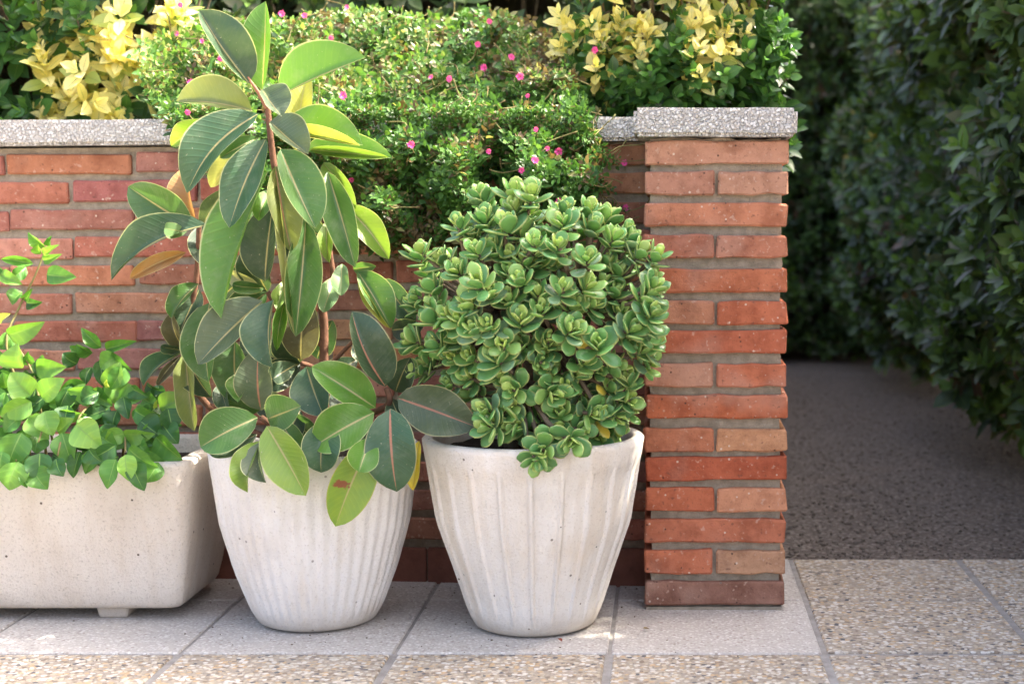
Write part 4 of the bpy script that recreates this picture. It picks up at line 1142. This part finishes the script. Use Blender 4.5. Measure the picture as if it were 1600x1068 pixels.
for (x, y) in FL:
    d_ = (DF(y) - 0.045) if x < 960 else 2.625
    d_ = max(2.55, d_ + nz(x, y, 62, 2) * 0.12 + nz(x, y, 25, 8) * 0.06)
    o = link("flower", random.choice(fm)); o.parent = crp
    o.matrix_parent_inverse = Matrix.Translation(Vector(crp.location)).inverted()
    q = Vector((random.uniform(-.4, .4), -1, random.uniform(-.1, .5))).to_track_quat('Z', 'Y')
    s_ = random.uniform(0.7, 1.2)
    fmw = Matrix.Translation(P(x, y, d_)) @ q.to_matrix().to_4x4() @ Matrix.Scale(s_, 4)
    o.matrix_basis = fmw
    p_ = P(x, y, d_)
    k_ = MB().tube([p_, p_ + Vector((0, 0.012, -0.006)), p_ + Vector((0, 0.03, -0.012))], [.001, .001, .0009], 4).build("flower_stalk", M['stem'], None)
    k_.parent = o; k_.matrix_parent_inverse = fmw.inverted()

# ================================================================ HEDGES
ht = [leaf_template(W=w_, fold=f_, droop=d_, nu=1, nv=3) for w_, f_, d_ in ((0.52, 0.3, 0.25), (0.46, 0.2, 0.4), (0.60, 0.35, 0.1))]
hpal = [(.068, .122, .038), (.095, .170, .045), (.044, .082, .032), (.14, .25, .055), (.10, .115, .060), (.40, .32, .05), (.13, .08, .05)]
def hedge(name, label, face_pts, n_sh, lsize, core, trunk_pts, n_parts=300, cat="hedge"):
    """face_pts: function returning (point, outward direction)"""
    root = thing(name, label, cat, tuple(trunk_pts[0]))
    L, tips = [], []
    for _ in range(n_sh):
        p, d = face_pts()
        r = random.random()
        if r < 0.05: col = lambda k: 3
        elif r < 0.09: col = lambda k: random.choice((6, 4))
        elif r < 0.095: col = lambda k: random.choice((5, 0))
        else: col = lambda k: random.choice((1, 3, 1)) if k < 1 else random.choice((0, 1, 2, 0, 4))
        shoot(L, np.array(p), np.array(d) + RNG.normal(0, .35, 3), 5, 0.014, lsize, (30, 85), col)
        tips.append(p)
    foliage(root, ht, L, hpal, M['hedge'], n_parts=n_parts)
    mb = MB()
    for p in random.sample(tips, min(len(tips), 160)):
        p = Vector(p); s_ = core(p)
        mb.tube(smooth_path([s_, s_.lerp(p, 0.5) + Vector((random.uniform(-.05, .05), random.uniform(-.05, .05), random.uniform(-.06, .1))), p], 3), list(np.linspace(.006, .0018, 7)), 5)
    o = mb.build("twigs", M['bark_grey'], root, True); o["kind"] = "stuff"
    for t_ in trunk_pts:
        t_ = Vector(t_)
        MB().tube([t_ + Vector((0, 0, -0.03)), t_ + Vector((0.02, 0.02, 0.5)), t_ + Vector((-0.02, 0, 1.0))], [.03, .024, .012], 7).build("trunk", M['bark_grey'], root, True)
    return root

# right of the path, running away from the viewer
def face_right():
    y = 3.0 + (random.random() ** 1.25) * 4.1
    z = random.uniform(0.10, 1.95 if y > 3.4 else 1.75)
    b_ = noise.noise(Vector((y * 1.6, z * 1.9, 1.0))) * 0.24 + noise.noise(Vector((y * 4.5, z * 4.5, 6.0))) * 0.13
    tuck = 0.20 * max(0, 0.42 - z) / 0.42
    x = 0.80 + b_ + tuck + abs(random.gauss(0, 0.07)) + (0.06 if y < 3.6 else 0)
    if y < 3.25 and random.random() < 0.4: return (x + random.random() * 0.8, 3.0 + random.random() * 0.1, z), (0, -1, .3)
    if random.random() < 0.12: return (x + random.random() * 0.7, y, 1.9 + random.uniform(-.1, .06)), (-.2, 0, 1)
    return (x, y, z), (-0.9, -0.45, 0.35)
hg = hedge("boundary_hedge", "tall dark evergreen hedge running along the gravel path", face_right, 3800, 0.068,
      lambda p: Vector((max(p.x + 0.15, 1.05), p.y + random.uniform(-.2, .2), max(0.05, p.z - random.uniform(0, .3)))),
      [(1.15, 3.3, 0), (1.15, 4.0, 0), (1.12, 4.8, 0), (1.15, 5.6, 0), (1.12, 6.4, 0)])
core_block(hg, 1.02, 2.0, 3.2, 7.3, 0.30, 1.80, 16)
# unseen nearer stretch of hedge, its stepped height shaped to shade the paving
SHADE_TOP = lambda y: float(np.interp(y, [1.3, 2.62, 2.72, 3.0], [2.75, 2.75, 1.56, 1.56]))  # tall part keeps sun off the paving, low part lets it reach the jade
def face_near():
    y = random.uniform(1.3, 2.98); t_ = SHADE_TOP(y); z = random.uniform(0.05, t_)
    if random.random() < 0.25: z = t_ + random.uniform(-.06, .06)
    x = 1.0 + abs(random.gauss(0, 0.16)) + noise.noise(Vector((y * 3, z * 3, 2))) * 0.08
    return (x, y, z), (-0.7, -0.2, 0.5)
hg = hedge("shading_hedge", "unseen evergreen hedge beside the aggregate paving, its height stepped to shade the paving", face_near, 1600, 0.058,
      lambda p: Vector((p.x + 0.15, p.y, max(0.05, p.z - 0.3))), [(1.25, 1.7, 0), (1.25, 2.5, 0)], n_parts=0)
core_block(hg, 1.16, 1.7, 1.35, 3.18, 0.15, 1.50)
core_block(hg, 1.16, 1.7, 1.35, 2.61, 1.3, 2.68, 8)
# hedge closing the far end of the path
def face_far():
    x = random.uniform(0.10, 1.3); z = random.uniform(0.06, 2.2)
    y = 7.0 + noise.noise(Vector((x * 3, z * 3, 4))) * 0.15 + abs(random.gauss(0, .1)) + 0.1 * max(0, .3 - z)
    return (x, y, z), (0, -1, 0.35)
hg = hedge("end_hedge", "dark leafy hedge closing the far end of the gravel path", face_far, 1500, 0.055,
      lambda p: Vector((p.x, p.y + 0.25, max(0.05, p.z - 0.3))), [(0.3, 7.4, 0), (0.9, 7.4, 0)], n_parts=150)
core_block(hg, 0.0, 1.9, 7.3, 8.0, -0.06, 2.2)
# hedge at the back of the bed
def face_bed():
    x = random.uniform(-3.4, 0.1); z = random.uniform(0.78, 1.78)
    y = 3.75 + noise.noise(Vector((x * 3, z * 3, 7))) * 0.12 + abs(random.gauss(0, .12))
    if random.random() < 0.2: y += random.random() * 0.5; z = 1.76 + random.uniform(-.1, .1)
    return (x, y, z), (0, -1, 0.5)
hg = hedge("back_hedge", "deep green hedge along the back of the raised bed behind the creeper", face_bed, 1800, 0.058,
      lambda p: Vector((p.x, p.y + 0.2, max(0.80, p.z - 0.3))), [(-2.6, 4.1, 0.755), (-1.6, 4.1, 0.755), (-0.6, 4.1, 0.755), (-0.1, 4.1, 0.755)], n_parts=60)
core_block(hg, -3.4, 0.05, 4.0, 4.5, 0.76, 1.75, 16)

# ================================================================ SMALL THINGS
cp = []
while len(cp) < 120:      # crumbs of soil and grit caught along the wall and round the pots
    x_, y_ = random.uniform(-1.1, 0.24), random.uniform(D_KERB - 0.12, 2.74)
    near = min(abs(math.hypot(x_ - C1[0], y_ - C1[1]) - 0.10), abs(math.hypot(x_ - C2[0], y_ - C2[1]) - 0.105), 2.74 - y_)
    if math.hypot(x_ - C1[0], y_ - C1[1]) < 0.10 or math.hypot(x_ - C2[0], y_ - C2[1]) < 0.105: continue
    if PX0 - .01 < x_ < PX1 + .01 and y_ > DP - .01: continue
    if random.random() > math.exp(-near / 0.05) + 0.04: continue
    cp.append((x_, y_, 0.0015))
o = rubble("soil_crumbs", np.array(cp), RNG.uniform(0.0006, 0.0020, len(cp)), M['bark_grey']); o["kind"] = "stuff"
dl = leaf_template(L=0.012, W=0.007, nu=1, nv=3, fold=0.8, droop=-0.4)
for (x, y, c, a, lab) in ((878, 1005, (.22, .05, .03), 0.6, "tiny dark red dry leaf lying on the kerb tile before the jade plant's pot"), (1015, 985, (.25, .18, .10), 2.0, "tiny brown dry leaf lying on the kerb tile before the pier")):
    g = ground_d(y); p = P(x, y, g)
    me = mesh_from("fallen_leaf", dl[0], dl[1], M['hedge'], dl[2], np.tile(np.array(c), (len(dl[0]), 1)), True)
    o = link("fallen_leaf", me); o.location = (p.x, p.y, 0.0035); o.rotation_euler = (0, 0, a)
    tag(o, lab, "leaf")
